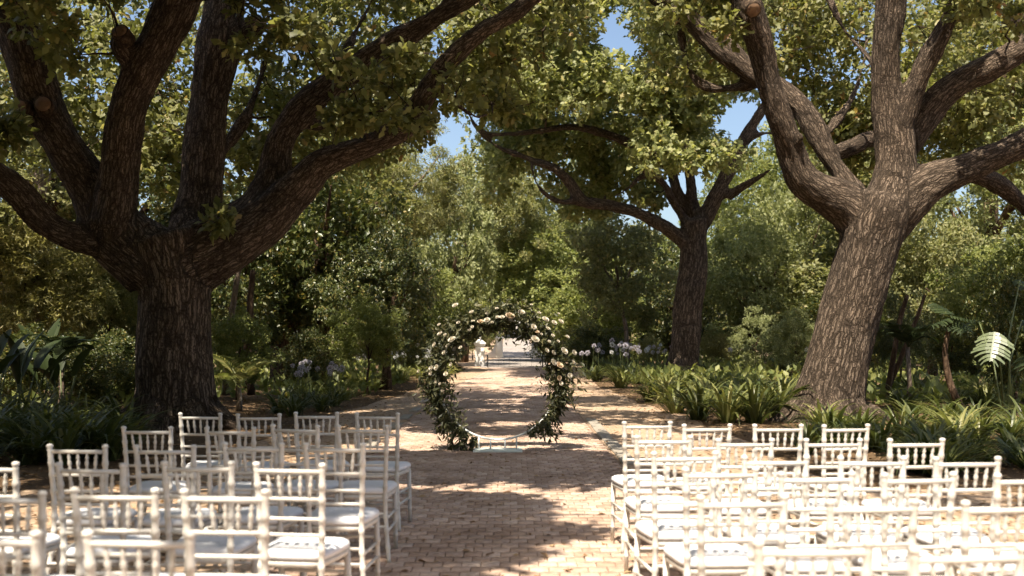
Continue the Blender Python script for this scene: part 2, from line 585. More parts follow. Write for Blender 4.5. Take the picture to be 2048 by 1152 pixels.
def clump_leaves(cen, rad, ntips, per, size, droop=0.0, flat=.75, upn=.8):
    """rosettes of leaves at twig tips spread through each clump"""
    n = len(cen)
    d = norm(rng.normal(size=(n, ntips, 3)))
    r = rng.uniform(.25, 1, (n, ntips, 1)) ** .55
    d2 = d * np.array([1, 1, flat])
    tips = cen[:, None] + d2 * r * rad[:, None, None]
    tips = tips.reshape(-1, 3)
    out = d.reshape(-1, 3)
    tips = np.repeat(tips, per, 0)
    out = np.repeat(out, per, 0)
    m = len(tips)
    axis = norm(out * .55 + rng.normal(size=(m, 3)) * .75 + np.array([0, 0, -droop]))
    nr = norm(rng.normal(size=(m, 3)) * .55 + np.array([-.1, -.45, upn]) + out * .25)
    sz = size * rng.uniform(.45, 1.3, m)
    pos = tips + rng.normal(size=(m, 3)) * size * .22
    return pos, axis, nr, sz


# ------------------------------------------------------------------ big oaks
def smooth_path(pts, k=6):
    """Catmull-Rom through (x,y,z,r)"""
    A = np.array(pts, float)
    A = np.vstack([2 * A[0] - A[1], A, 2 * A[-1] - A[-2]])
    out = []
    for i in range(1, len(A) - 2):
        p0, p1, p2, p3 = A[i - 1:i + 3]
        for j in range(k):
            t = j / k
            out.append(.5 * (2 * p1 + (p2 - p0) * t + (2 * p0 - 5 * p1 + 4 * p2 - p3) * t * t + (3 * p1 - p0 - 3 * p2 + p3) * t ** 3))
    out.append(A[-2])
    out = np.array(out)
    out[:, 3] = np.maximum(out[:, 3], .01)
    return out


def px_limb(rows, d0):
    """rows (px, py, width px, depth offset) -> (x,y,z,radius)"""
    L = []
    for px, py, w, dd in rows:
        p = P(px, py, d0 + dd)
        L.append((p.x, p.y, p.z, .5 * w * (d0 + dd) / F_PX))
    return smooth_path(L)


def add_roots(limbs, n, r, reach, seed):
    rr = random.Random(seed)
    b = limbs[0]
    c = np.array([np.interp(.35, b[:, 2], b[:, 0]), np.interp(.35, b[:, 2], b[:, 1])])
    rt = float(np.interp(.6, b[:, 2], b[:, 3]))
    for i in range(n):
        a = TAU * (i + rr.uniform(-.25, .25)) / n
        L = reach * rr.uniform(.7, 1.25)
        dx, dy = math.cos(a), math.sin(a)
        w = rr.uniform(-.3, .3)
        q = r * rr.uniform(.75, 1.2)
        pts = [(rt * .45, .75, q), (rt * .85, .32, q * .95), (rt * 1.15 + L * .2, .10, q * .75), (rt + L * .55, .0, q * .5), (rt + L, -.08, q * .22)]
        limbs.append(smooth_path([(c[0] + dx * u - dy * w * u * u * .3, c[1] + dy * u + dx * w * u * u * .3, z, ra) for u, z, ra in pts], 5))


def wood_mesh(name, limbs, voxel, lump=.05, seed=0):
    b = MB()
    for L in limbs:
        b.tube([tuple(p[:3]) for p in L], list(L[:, 3]), 20)
    me = b.mesh(name + '_tmp', True)
    bm = bmesh.new(); bm.from_mesh(me)
    bmesh.ops.recalc_face_normals(bm, faces=bm.faces)
    bm.to_mesh(me); bm.free()
    o = bpy.data.objects.new('tmp', me)
    col.objects.link(o)
    md = o.modifiers.new('r', 'REMESH'); md.mode = 'VOXEL'; md.voxel_size = voxel; md.adaptivity = 0
    sm = o.modifiers.new('s', 'SMOOTH'); sm.iterations = 16; sm.factor = .5
    dg = bpy.context.evaluated_depsgraph_get()
    out = bpy.data.meshes.new_from_object(o.evaluated_get(dg))
    out.name = name
    bpy.data.objects.remove(o)
    bpy.data.meshes.remove(me)
    n = len(out.vertices)
    V = np.empty(n * 3, np.float32); out.vertices.foreach_get('co', V); V = V.reshape(-1, 3).astype(float)
    N = np.empty(n * 3, np.float32); out.vertices.foreach_get('normal', N); N = N.reshape(-1, 3)
    # straightened bark coordinates from the nearest limb axis
    best = np.full(n, 1e9)
    B = np.zeros((n, 3))
    for li, L in enumerate(limbs):
        seg = np.linalg.norm(np.diff(L[:, :3], axis=0), axis=1)
        sc = np.clip((.62 / L[:, 3]) ** .5, .9, 1.9)
        s = np.concatenate([[0], np.cumsum(seg * .5 * (sc[1:] + sc[:-1]))])
        t = norm(np.gradient(L[:, :3], axis=0))
        tm = norm(t.mean(0))
        ref = np.array([0, 1, 0]) if abs(tm[1]) < .8 else np.array([1, 0, 0])
        for a0 in range(0, n, 20000):
            v = V[a0:a0 + 20000]
            D = np.linalg.norm(v[:, None] - L[None, :, :3], axis=2) - L[None, :, 3]
            j = D.argmin(1)
            dm = D[np.arange(len(v)), j]
            ok = dm < best[a0:a0 + 20000]
            tj = t[j]
            e1 = norm(np.cross(tj, np.broadcast_to(ref, tj.shape)))
            e2 = np.cross(tj, e1)
            w = v - L[j, :3]
            c = np.stack([(w * e1).sum(1) * sc[j], (w * e2).sum(1) * sc[j], s[j] + (w * tj).sum(1) * sc[j]], -1) + li * np.array([7.3, 3.1, 11.7])
            idx = np.nonzero(ok)[0]
            B[a0 + idx] = c[idx]
            best[a0 + idx] = dm[idx]
    h = np.array([mnoise.noise(Vector((b[0] * 1.6 + seed, b[1] * 1.6, b[2] * .7))) * lump +
                  mnoise.noise(Vector((b[0] * 6, b[1] * 6 + seed, b[2] * 1.6))) * lump * .38 +
                  mnoise.noise(Vector((b[0] * 15, b[1] * 15 + seed, b[2] * 4))) * lump * .22 for b in B])
    V = V + N * h[:, None]
    out.vertices.foreach_set('co', V.astype(np.float32).ravel())
    at = out.attributes.new('bark', 'FLOAT_VECTOR', 'POINT')
    at.data.foreach_set('vector', B.astype(np.float32).ravel())
    out.polygons.foreach_set('use_smooth', np.ones(len(out.polygons), bool))
    out.update()
    return out


def connect_branches(limbs, cen, r0=.05, frac=1.0, min_z=2.0, keep=None):
    """thin crooked branches from the nearest limb to each leaf clump"""
    nodes = np.vstack([L[len(L) // 3:] for L in limbs if L[-1, 2] > 1])
    nodes = nodes[nodes[:, 2] > min_z]
    b = MB()
    cen = cen[np.argsort(np.linalg.norm(cen[:, None] - nodes[None, :, :3], axis=2).min(1))]
    pts = [tuple(n_) for n_ in nodes]
    for c in cen:
        if random.random() > frac: continue
        A = np.array(pts)
        D = np.linalg.norm(A[:, :3] - c, axis=1) + np.maximum(0, A[:, 2] - c[2]) * .6
        j = int(D.argmin())
        a = A[j]
        L = np.linalg.norm(c - a[:3])
        if L < .25: continue
        k = max(4, int(L / .45))
        rs = min(a[3] * .6, r0 * (.35 + .22 * L))
        path_ = []
        off = rng.normal(size=3) * L * .10
        prev = None
        for i in range(k + 1):
            t = i / k
            q = a[:3] * (1 - t) + c * t + off * math.sin(math.pi * t) + (rng.normal(size=3) * .045 if 0 < i < k else 0)
            q = q + np.array([0, 0, .10 * L * math.sin(math.pi * t)])
            path_.append(q)
        rad = [max(.007, rs * (1 - .82 * i / k)) for i in range(k + 1)]
        b.tube(path_, rad, 5, False)
        for i in range(1, k):
            pts.append((*path_[i], rad[i]))
        for _ in range(2):
            e = c + rng.normal(size=3) * .45
            b.tube([path_[-2], path_[-2] * .4 + e * .6 + rng.normal(size=3) * .05, e], [.012, .008, .004], 4, False)
    return b


def region_clumps(specs, keepout=()):
    """specs (x0,x1,y0,y1,d0,d1,n,rmin,rmax): leaf masses seen in that part of the crown"""
    C, Rr = [], []
    for x0, x1, y0, y1, d0, d1, n_, r0, r1 in specs:
        k = 0
        tries = 0
        while k < n_ and tries < n_ * 20:
            tries += 1
            px, py, d = random.uniform(x0, x1), random.uniform(y0, y1), random.uniform(d0, d1)
            r = random.uniform(r0, r1)
            rp = r * F_PX / d
            if any(((px - kx) / (kw + rp * .75)) ** 2 + ((py - ky) / (kh + rp * .6)) ** 2 < 1 for kx, ky, kw, kh in keepout): continue
            C.append(P(px, py, d)); Rr.append(r)
            k += 1
    return np.array([tuple(c) for c in C]), np.array(Rr)


def shade_clumps(fn, x0, x1, y0, y1, n_, z0, z1, r0, r1, margin=.7):
    """overhead leaf masses, high above the frame, placed up the sun ray to shade chosen ground"""
    C, Rr = [], []
    tries = 0
    while len(C) < n_ and tries < n_ * 60:
        tries += 1
        x, y, z, r = random.uniform(x0, x1), random.uniform(y0, y1), random.uniform(z0, z1), random.uniform(r0, r1)
        if random.random() > fn(x, y): continue
        c = Vector((x, y, 0)) + SUNV * (z / SUNV.z)
        if c.y > 0.5 and z - r - margin * .3 < CAM_H + .337 * c.y + .3: continue
        C.append(tuple(c)); Rr.append(r)
    return np.array(C), np.array(Rr)


def blob(x, y, cx, cy, rx, ry):
    return ((x - cx) / rx) ** 2 + ((y - cy) / ry) ** 2 < 1


SKY_GAPS = [(905, 278, 32, 42), (1478, 240, 42, 34), (1225, 62, 26, 40), (14, 322, 22, 26), (1262, 100, 24, 20), (455, 30, 1, 1)]


def oak(name, label, limbs, clumps, leafmat, leaf, tpl, tips, per, voxel, shade=None, frac=1.0, seed=0, lump=.07, r0=.05):
    base = limbs[0][0]
    t = empty(name, (0, 0, 0))
    tag(t, label, 'tree')
    link('trunk', wood_mesh('trunk', limbs, voxel, lump, seed), t, M['bark'])
    C, Rr = clumps
    a = clump_leaves(C, Rr, tips, per, leaf)
    parts = [a]
    allc = C
    if shade is not None and len(shade[0]):
        up = clump_leaves(shade[0], shade[1], 24, 4, .25)
        tag(link('shade_crown', leaves_mesh('shade_crown', *up, DIA_T), t, M[leafmat]), kind='stuff')  # out-of-view leaf masses, shaped to cast the wanted shade
        allc = np.vstack([C, shade[0]])
    pos, ax, nr, sz = (np.concatenate(q) for q in zip(*parts))
    tag(link('crown', leaves_mesh('crown', pos, ax, nr, sz, tpl), t, M[leafmat]), kind='stuff')
    connect_branches(limbs, allc, r0, frac).build('branches', M['barkthin'], t)
    return t


def cut_end(parent, px, py, d, r_px, tx=0.0, tz=0.0, length=.22, name='cut_stub'):
    """short sawn-off limb, pale end towards the viewer"""
    p = P(px, py, d)
    r = r_px * d / F_PX
    n = Vector((tx, -1, tz)).normalized()
    b = MB()
    b.tube([p - n * length, p - n * length * .4, p - n * .02, p], [r * 1.25, r * 1.12, r * 1.1, r * 1.02], 18)
    o = link(name, b.mesh(name), parent, M['barkthin'])
    e = MB()
    prof = []
    e.tube([p - n * .01, p + n * .004, p + n * .010, p + n * .004], [r * .9, r * .88, r * .6, r * .25], 18)
    link('sawn_face', e.mesh('sawn_face'), o, M['cutwood'])
    return o


# --- left oak
DL = 16.8
limbsL = [px_limb(r, DL) for r in (
    [(340, 905, 230, 0), (345, 870, 180, 0), (350, 800, 158, 0), (350, 700, 146, 0), (354, 600, 142, 0), (345, 540, 158, 0), (330, 480, 170, 0)],
    [(260, 490, 78, -.2), (165, 480, 60, -.4), (98, 448, 58, -.7), (45, 390, 56, -1.0), (-30, 330, 54, -1.3), (-130, 260, 50, -1.7)],
    [(310, 530, 150, 0), (235, 470, 125, -.1), (190, 385, 94, -.2), (130, 295, 78, -.4), (84, 210, 84, -.5), (52, 110, 86, -.7), (15, 0, 84, -.9), (-25, -140, 75, -1.2), (-60, -260, 55, -1.5)],
    [(225, 450, 88, -.4), (240, 340, 74, -.6), (253, 230, 78, -.8), (285, 150, 80, -.9), (318, 85, 82, -1.0), (355, 5, 88, -1.2), (400, -120, 80, -1.5), (450, -240, 55, -2)],
    [(375, 500, 100, .5), (400, 400, 80, .8), (408, 300, 76, 1.0), (420, 200, 76, 1.2), (438, 100, 88, 1.3), (450, 0, 76, 1.5), (455, -120, 64, 1.8), (460, -260, 42, 2)],
    [(370, 530, 140, 0), (450, 475, 112, .1), (512, 420, 84, .2), (546, 350, 64, .3), (558, 285, 58, .3), (588, 238, 57, .3), (650, 180, 53, .2), (754, 105, 47, 0), (858, 42, 43, -.3), (970, -25, 39, -.6), (1090, -110, 28, -1)],
    [(400, 520, 125, 0), (520, 450, 100, 0), (592, 382, 76, -.1), (650, 320, 58, -.2), (750, 284, 46, -.3), (815, 248, 45, -.4), (853, 192, 43, -.6), (885, 140, 41, -.8), (942, 83, 39, -1.0), (1015, 30, 37, -1.3), (1070, -12, 35, -1.6), (1150, -90, 26, -2)],
    [(435, 120, 46, 1.3), (490, 70, 50, 1.2), (528, 42, 36, 1.1)],
    [(270, 130, 40, -1.0), (246, 100, 40, -1.2), (240, 70, 36, -1.3)],
    [(590, 238, 26, .3), (640, 250, 20, .6), (700, 225, 15, 1.0), (760, 215, 10, 1.4)],
    [(690, 150, 26, .2), (700, 90, 20, .5), (730, 30, 15, .9), (760, -40, 10, 1.2)],
    [(405, 350, 28, 1.0), (470, 270, 22, 1.6), (510, 190, 17, 2.2), (540, 90, 11, 2.8)],
    [(870, 160, 20, -.7), (905, 200, 15, -.5), (950, 232, 10, -.3), (985, 225, 6, 0)],
)]
add_roots(limbsL, 8, .26, .75, 1)
cl = region_clumps([
    (-160, 900, -60, 330, 19.0, 24.0, 155, .5, .85),
    (-150, 620, 150, 420, 19.5, 23.0, 34, .45, .8),
    (560, 1000, -60, 260, 18.0, 22.0, 60, .45, .8),
    (640, 900, 80, 250, 14.9, 16.0, 7, .25, .4),
    (60, 230, -60, 120, 13.6, 15.2, 8, .3, .45),
    (470, 640, -80, 90, 14.0, 15.5, 5, .3, .45),
    (400, 460, 430, 450, 15.9, 16.1, 1, .2, .25),
    (880, 1010, 100, 230, 15.5, 19, 8, .3, .5),
    (940, 1240, -80, 90, 17.0, 21, 26, .4, .65),
    (-80, 60, 240, 300, 14.6, 15.5, 3, .25, .35),
], SKY_GAPS)


def shadeL(x, y):
    if x < -2.3:
        if 8.2 < y < 10.8 and x < -2.4: return .30          # sun flecks beside the chairs
        if y < 8.6: return .95 if mnoise.noise(Vector((x * 1.1, y * 1.1, 2))) > -.08 else .03
        return 1.0
    if x < -.75 and y < 7.6: return .95 if mnoise.noise(Vector((x * 1.1, y * 1.1, 2))) > .0 else .0
    if blob(x, y, -.4, 12.0, 2.4, 1.35): return 1.0         # band in front of the arch
    if blob(x, y, .75, 11.2, .8, .8): return .8
    if blob(x, y, -1.0, 8.85, 1.1, .95): return 1.0
    if blob(x, y, -.15, 8.1, .65, .40): return .9
    if blob(x, y, -.95, 6.9, .85, .75): return .9
    if blob(x, y, -.1, 7.15, .4, .25): return .7
    if 15.0 < y < 24 and x < 1.6: return .55 if math.sin(y * 2.4 + x) > .1 else .0
    return 0.0


shL = shade_clumps(shadeL, -11, 1.8, 3.2, 18.0, 560, 6.6, 10.0, .32, .58)
def shade_limbs(limbs, n_, tmin, tmax, r0, r1, jit=.5, xmax=.3):  # unseen leaf masses added sunward of the limbs to darken them
    nodes = np.vstack(limbs)
    nodes = nodes[(nodes[:, 0] < xmax) & (nodes[:, 2] > 1)]
    C, Rr = [], []
    tries = 0
    while len(C) < n_ and tries < n_ * 40:
        tries += 1
        q = nodes[random.randrange(len(nodes))]
        t, r = random.uniform(tmin, tmax), random.uniform(r0, r1)
        c = Vector(q[:3]) + SUNV * t + Vector((random.gauss(0, jit), random.gauss(0, jit), 0))
        if c.z - r - .2 < CAM_H + .337 * c.y + .3: continue
        C.append(tuple(c)); Rr.append(r)
    return np.array(C), np.array(Rr)


_a = shade_limbs(limbsL, 270, 1.5, 8.0, .40, .65, .4)
_b = shade_clumps(lambda x, y: shadeL(x, y), -2.2, 1.9, 6.3, 14.0, 150, 6.6, 8.6, .24, .42)
_c = shade_clumps(lambda x, y: 1.0, -11, -.9, -5, 3.4, 130, 6.5, 10.0, .5, .8)  # unseen clumps added overhead and behind the viewer to cut sky light
shL = (np.vstack([shL[0], _a[0], _b[0], _c[0]]), np.concatenate([shL[1], _a[1], _b[1], _c[1]]))
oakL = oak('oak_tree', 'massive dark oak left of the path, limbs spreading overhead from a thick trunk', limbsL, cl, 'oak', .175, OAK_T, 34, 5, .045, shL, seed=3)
for a in ((86, 208, DL - 1.05, 17, .2, .1), (40, 214, DL - 1.0, 15, -.2, .0)): cut_end(oakL, *a)
cut_end(oakL, 239, 62, DL - 1.55, 17, -.1, .5)

# --- right oak
DR = 18.4
limbsR = [px_limb(r, DR) for r in (
    [(1622, 900, 220, 0), (1645, 850, 162, 0), (1664, 780, 132, 0), (1685, 690, 120, 0), (1708, 600, 117, 0), (1733, 510, 118, 0), (1752, 440, 132, 0), (1765, 400, 122, 0)],
    [(1740, 460, 100, 0), (1695, 412, 90, 0), (1645, 385, 76, -.1), (1605, 355, 66, -.2), (1585, 305, 55, -.3), (1562, 250, 53, -.4), (1547, 200, 52, -.5), (1534, 150, 52, -.6), (1519, 95, 56, -.7), (1503, 45, 60, -.8), (1485, -10, 61, -.9), (1465, -110, 54, -1.2), (1440, -220, 40, -1.5)],
    [(1722, 410, 48, .5), (1680, 345, 42, .8), (1645, 290, 40, 1.0), (1608, 225, 42, 1.2), (1560, 178, 44, 1.5), (1500, 140, 48, 1.7), (1440, 92, 48, 1.8), (1380, 40, 46, 1.9), (1310, -15, 38, 2.0), (1230, -70, 26, 2)],
    [(1768, 440, 110, 0), (1790, 350, 90, .1), (1790, 285, 78, .1), (1776, 200, 60, .1), (1772, 100, 59, 0), (1784, 0, 60, -.1), (1800, -120, 52, -.2), (1815, -250, 36, -.3)],
    [(1796, 270, 46, 0), (1815, 215, 40, -.1), (1850, 130, 40, -.3), (1895, 40, 40, -.5), (1940, -50, 38, -.7), (1990, -170, 28, -1)],
    [(1795, 310, 60, .3), (1840, 240, 62, .3), (1905, 175, 57, .2), (1985, 130, 54, .1), (2065, 90, 52, 0), (2180, 40, 46, -.2)],
    [(1770, 440, 110, 0), (1845, 376, 82, -.1), (1930, 340, 63, -.2), (2000, 310, 59, -.3), (2070, 278, 56, -.4), (2200, 225, 50, -.6)],
    [(1880, 340, 42, .6), (1970, 355, 36, 1.2), (2030, 395, 33, 1.5), (2080, 440, 28, 1.7)],
    [(1660, 310, 32, 1.0), (1720, 285, 36, 1.6), (1770, 275, 34, 2.2), (1850, 250, 30, 3.0)],
    [(1525, 160, 24, 1.7), (1470, 175, 20, 1.9), (1410, 172, 19, 2.1), (1375, 130, 17, 2.2), (1360, 60, 15, 2.2)],
    [(2030, 60, 52, .3), (2060, 40, 60, .1), (2100, 30, 52, 0)],
    [(1575, 290, 22, -.3), (1598, 282, 20, -.55), (1606, 270, 14, -.7)],
    [(1780, 180, 24, .1), (1740, 120, 18, .6), (1690, 60, 13, 1.1), (1650, -20, 8, 1.5)],
    [(1640, 280, 22, 1.0), (1690, 220, 17, 1.6), (1720, 150, 12, 2.1), (1735, 70, 8, 2.5)],
)]
add_roots(limbsR, 8, .25, .75, 2)
cr = region_clumps([
    (1290, 1640, -60, 160, 20.0, 24.5, 52, .45, .8),
    (1600, 2160, -60, 300, 20.4, 25.0, 120, .5, .85),
    (1840, 2140, 200, 330, 20.5, 25.0, 16, .4, .7),
    (1640, 1800, 200, 330, 20.5, 23.0, 14, .35, .6),
    (1880, 2080, -60, 60, 16.4, 17.6, 5, .3, .5),
    (1320, 1480, -80, 60, 17.5, 19, 8, .3, .5),
], SKY_GAPS)


def shadeR(x, y):
    if x > 3.0 and y > 8.8 and not (blob(x, y, 6.4, 18.2, 1.9, 4.6)): return 1.0 if x > 4.6 and y < 18 else .6
    if 1.5 < x < 3.4 and 14 < y < 26: return .5 if math.sin(y * 2.0) > 0 else .15
    return 0.0


shR = shade_clumps(shadeR, 1.4, 12, 8.5, 26, 210, 7.0, 11.0, .42, .72)
keepR = np.ones(len(shR[0]), bool)
for h_ in np.linspace(.2, 4.6, 12):                       # the trunk and crotch stand in the sun
    q = P(1665 + 20 * h_, 800, DR); q.z = h_
    rel = shR[0] - np.array(q)
    along = rel @ np.array(SUNV)
    dist = np.linalg.norm(rel - along[:, None] * np.array(SUNV), axis=1)
    keepR &= ~((dist < shR[1] + .42) & (along > 0))
for q in (P(1975, 690, 15.75), P(1985, 670, 15.85)):  # gap cut in the shade clumps so sun reaches one split leaf
    rel = shR[0] - np.array(q)
    along = rel @ np.array(SUNV)
    keepR &= ~((np.linalg.norm(rel - along[:, None] * np.array(SUNV), axis=1) < shR[1] + .3) & (along > 0))
shR = (shR[0][keepR], shR[1][keepR])
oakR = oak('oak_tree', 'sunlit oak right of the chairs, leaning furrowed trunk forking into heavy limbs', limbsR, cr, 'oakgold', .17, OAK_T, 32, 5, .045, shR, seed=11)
cut_end(oakR, 1507, 20, DR - 1.38, 16, .1, -.75)


# --- middle oak
DM = 35.5
limbsM = [px_limb(r, DM) for r in (
    [(1362, 775, 82.8, 0), (1364, 750, 64.8, 0), (1370, 690, 57.6, 0), (1374, 630, 57.6, 0), (1380, 580, 61.2, 0), (1388, 530, 55.8, 0), (1388, 480, 52.2, 0), (1390, 440, 59.4, 0)],
    [(1380, 490, 34.6, 0), (1345, 465, 28.8, -.2), (1290, 432, 24.5, -.5), (1225, 412, 24.5, -.8), (1165, 402, 25.9, -1.0), (1140, 365, 23, -1.2), (1105, 335, 20.2, -1.5), (1050, 315, 15.8, -1.8), (1000, 295, 11.5, -2.1), (960, 270, 6.5, -2.4)],
    [(1380, 460, 21.6, 0), (1350, 410, 18.7, -.3), (1325, 365, 17.3, -.6), (1290, 350, 15.8, -.9), (1262, 372, 11.5, -1.1), (1230, 392, 7.2, -1.3)],
    [(1385, 455, 24.5, .4), (1350, 370, 23, .6), (1338, 290, 21.6, .7), (1330, 200, 20.2, .8), (1310, 80, 15.8, 1)],
    [(1392, 450, 24.5, .2), (1380, 350, 21.6, .3), (1372, 260, 18.7, .4), (1380, 140, 15.8, .5)],
    [(1395, 460, 37.4, 0), (1428, 400, 33.1, -.2), (1458, 340, 28.8, -.3), (1485, 285, 24.5, -.4), (1520, 225, 21.6, -.5), (1565, 150, 17.3, -.7), (1600, 60, 13, -.9)],
    [(1455, 395, 20.2, -.3), (1490, 372, 18.7, -.7), (1520, 352, 14.4, -1.1), (1541, 339, 5.8, -1.4)],
    [(1345, 340, 21.6, .5), (1295, 302, 20.2, -.2), (1230, 275, 18.7, -.8), (1150, 255, 17.3, -1.3), (1060, 264, 14.4, -1.8), (980, 268, 12.2, -2.3), (946, 245, 10.1, -2.5), (932, 205, 7.9, -2.6), (905, 170, 5, -2.8)],
    [(1160, 405, 17.3, -1.0), (1110, 400, 13, -1.3), (1075, 370, 10.1, -1.6), (1062, 330, 7.2, -1.8)],
    [(1485, 290, 13, -.4), (1520, 268, 11.5, -.5), (1570, 266, 9.4, -.6)],
)]
add_roots(limbsM, 7, .25, .7, 4)
cm = region_clumps([
    (930, 1520, -140, 300, 36.0, 41.0, 260, .75, 1.2),
    (930, 1300, -140, 205, 31.5, 35.0, 95, .6, 1.0),
    (960, 1330, 270, 400, 36.0, 40.0, 46, .5, .9),
    (1290, 1480, 190, 320, 31.5, 34.0, 26, .6, .95),
    (1290, 1480, 20, 260, 31.0, 34.0, 36, .7, 1.0),
    (1080, 1300, 395, 430, 35, 37, 5, .3, .5),
], SKY_GAPS)


def shadeM(x, y):
    if y > 44.5 and x < 0: return 0
    return .6 if math.sin(y * 1.1 + x * .5) > -.1 else .1


shM = shade_clumps(shadeM, -3.5, 5.5, 24, 35, 60, 11.5, 15.0, .5, .9)
_a = shade_limbs(limbsM[:1] + limbsM[5:7], 60, 3.0, 12.0, .6, .9, .4, 99)
shM = (np.vstack([shM[0], _a[0]]), np.concatenate([shM[1], _a[1]]))
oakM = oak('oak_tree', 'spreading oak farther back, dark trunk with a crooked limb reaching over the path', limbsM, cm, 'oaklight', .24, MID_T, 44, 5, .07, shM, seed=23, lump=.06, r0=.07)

# ------------------------------------------------------------------ background trees and shrubs
def crown_variant(name, seed, ncl, tips, per, size, tpl, droop=0.0, rad=(.7, 1.25), hollow=.35, flat=.75):
    """crown about 3.5 m in radius, round its own centre"""
    global rng
    rng = np.random.default_rng(seed)
    d = norm(rng.normal(size=(ncl, 3)))
    r = rng.uniform(hollow, 1.0, (ncl, 1)) ** .6
    bulge = np.array([1 + .62 * mnoise.noise(Vector(q) * 1.5 + Vector((seed * 3.7, 0, 0))) + .3 * mnoise.noise(Vector(q) * 3.4 + Vector((0, seed, 0))) for q in d])[:, None]
    C = d * r * bulge * 3.1
    Rr = rng.uniform(rad[0] * .65, rad[1] * 1.05, ncl)
    return leaves_mesh(name, *clump_leaves(C, Rr, tips, per, size, droop, flat), tpl)


CV = {
    'broad': crown_variant('crown_broad', 1, 90, 60, 4, .22, DIA_T),
    'broad2': crown_variant('crown_broad2', 2, 80, 62, 4, .21, DIA_T, rad=(.6, 1.1), hollow=.2),
    'fine': crown_variant('crown_fine', 3, 110, 68, 4, .17, DIA_T, .2, (.5, .95)),
    'sparse': crown_variant('crown_sparse', 4, 60, 55, 4, .17, DIA_T, .3, (.45, .9)),
    'droop': crown_variant('crown_droop', 5, 75, 60, 6, .26, LONG_T, .9, (.6, 1.0)),
    'bamboo': crown_variant('crown_bamboo', 6, 110, 85, 5, .30, LONG_T, .25, (.6, 1.0)),
}
rng = np.random.default_rng(99)


def trunk_variant(name, seed, r=.16, h=4.0, forks=3, lean=.12):
    random.seed(seed)
    b = MB()
    k = 9
    pts = [(lean * h * (i / k) ** 1.4 + .05 * math.sin(i * 1.3 + seed), .04 * math.cos(i * 1.7), h * i / k - .05) for i in range(k + 1)]
    b.tube(pts, [r * (1.45 if i == 0 else 1.12 if i == 1 else 1.0 - .5 * i / k) for i in range(k + 1)], 10)
    for f in range(forks):
        a = TAU * (f + random.random() * .6) / forks
        s = Vector(pts[k - 2 - f % 3])
        L = random.uniform(1.8, 2.8)
        q = [s + Vector((math.cos(a) * L * t * .7, math.sin(a) * L * t * .7, L * t * .75 + .1 * math.sin(5 * t + f))) for t in (0, .25, .5, .75, 1)]
        b.tube(q, [r * .55, r * .45, r * .35, r * .22, r * .1], 7)
    return b.mesh(name)


TV = [trunk_variant('trunk_%d' % i, i, r, h, f, l) for i, (r, h, f, l) in enumerate([(.17, 4, 4, .1), (.24, 4, 4, -.06), (.11, 4, 3, .05), (.13, 4, 5, -.16)])]


def cmesh(key, mat, cache={}):
    k = (key, mat)
    if k not in cache:
        me = CV[key].copy() if any(q[0] == key for q in cache) else CV[key]
        me.materials.clear()
        me.materials.append(M[mat])
        cache[k] = me
    return cache[k]


def tmesh(i, mat, cache={}):
    k = (i, mat)
    if k not in cache:
        me = TV[i].copy() if any(q[0] == i for q in cache) else TV[i]
        me.materials.clear()
        me.materials.append(M[mat])
        cache[k] = me
    return cache[k]


def bg_tree(name, label, cat, cx, cy, rx, ry, d, crown, mat, tv=0, bark='brownbark', base_px=None, depth=None, group=None, ts=1.0):
    """tree standing at distance d: crown centre (cx,cy) and half size (rx,ry) as seen in the photograph"""
    c = P(cx, cy, d)
    s = d / F_PX
    b = P(base_px if base_px is not None else cx, 700, d)
    g = terrain_z(b.x, d)
    t = empty(name, (b.x, d, g))
    tag(t, label, cat, group)
    RX, RZ = 1.16 * rx * s / 3.5, 1.06 * ry * s / 3.5
    cr_ = link('crown', cmesh(crown, mat), t)
    cr_.location = (c.x - b.x, 0, c.z - g)
    cr_.scale = (RX, depth if depth else (RX + RZ) / 2, RZ)
    cr_.rotation_euler = (0, 0, random.uniform(0, TAU))
    cr_['kind'] = 'stuff'
    cr_.scale = (max(RX, RZ * .6), max(RX, RZ * .6), RZ)
    tr = link('trunk', tmesh(tv, bark), t)
    h = max(.6, c.z - g)
    tr.scale = (ts * (.5 + h / 9), ts * (.5 + h / 9), h / 4.0)
    tr.rotation_euler = (0, 0, random.uniform(-.5, .5))
    return t


random.seed(21)
BT = bg_tree
# left side
BT('tree', 'pale yellowish tree top at the left edge behind the far-left limb', 'tree', 70, 330, 125, 115, 31, 'broad2', 'olive', 0)
BT('bamboo_thicket', 'sunny yellow-green bamboo thicket at the left edge behind the dark bed', 'bamboo', 40, 560, 150, 135, 23, 'bamboo', 'bamboo', 2, ts=.5)
BT('bamboo_thicket', 'darker bamboo thicket close to the left side of the massive oak trunk', 'bamboo', 215, 610, 105, 125, 24.5, 'bamboo', 'olive', 2, ts=.5)
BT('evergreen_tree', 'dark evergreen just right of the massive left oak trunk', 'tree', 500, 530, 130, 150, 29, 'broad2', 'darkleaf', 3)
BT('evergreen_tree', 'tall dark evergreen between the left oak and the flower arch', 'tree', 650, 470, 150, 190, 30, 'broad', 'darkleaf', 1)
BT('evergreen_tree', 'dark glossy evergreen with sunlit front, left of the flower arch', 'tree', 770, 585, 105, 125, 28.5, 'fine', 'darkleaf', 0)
BT('tree', 'olive tree filling the space under the lowest limb of the left oak', 'tree', 640, 370, 160, 120, 36, 'fine', 'olive', 0)
BT('gum_tree', 'drooping-leaved tree below the sky gap left of the centre', 'tree', 800, 375, 135, 120, 40, 'droop', 'olive', 3, 'palebark')
BT('tree', 'dark tree behind the two cut stubs of the left oak', 'tree', 260, 400, 170, 170, 34, 'broad', 'darkleaf', 1)
BT('tree', 'pale grey-green tree rising left above the flower arch', 'tree', 895, 510, 105, 180, 50, 'fine', 'paleleaf', 0)
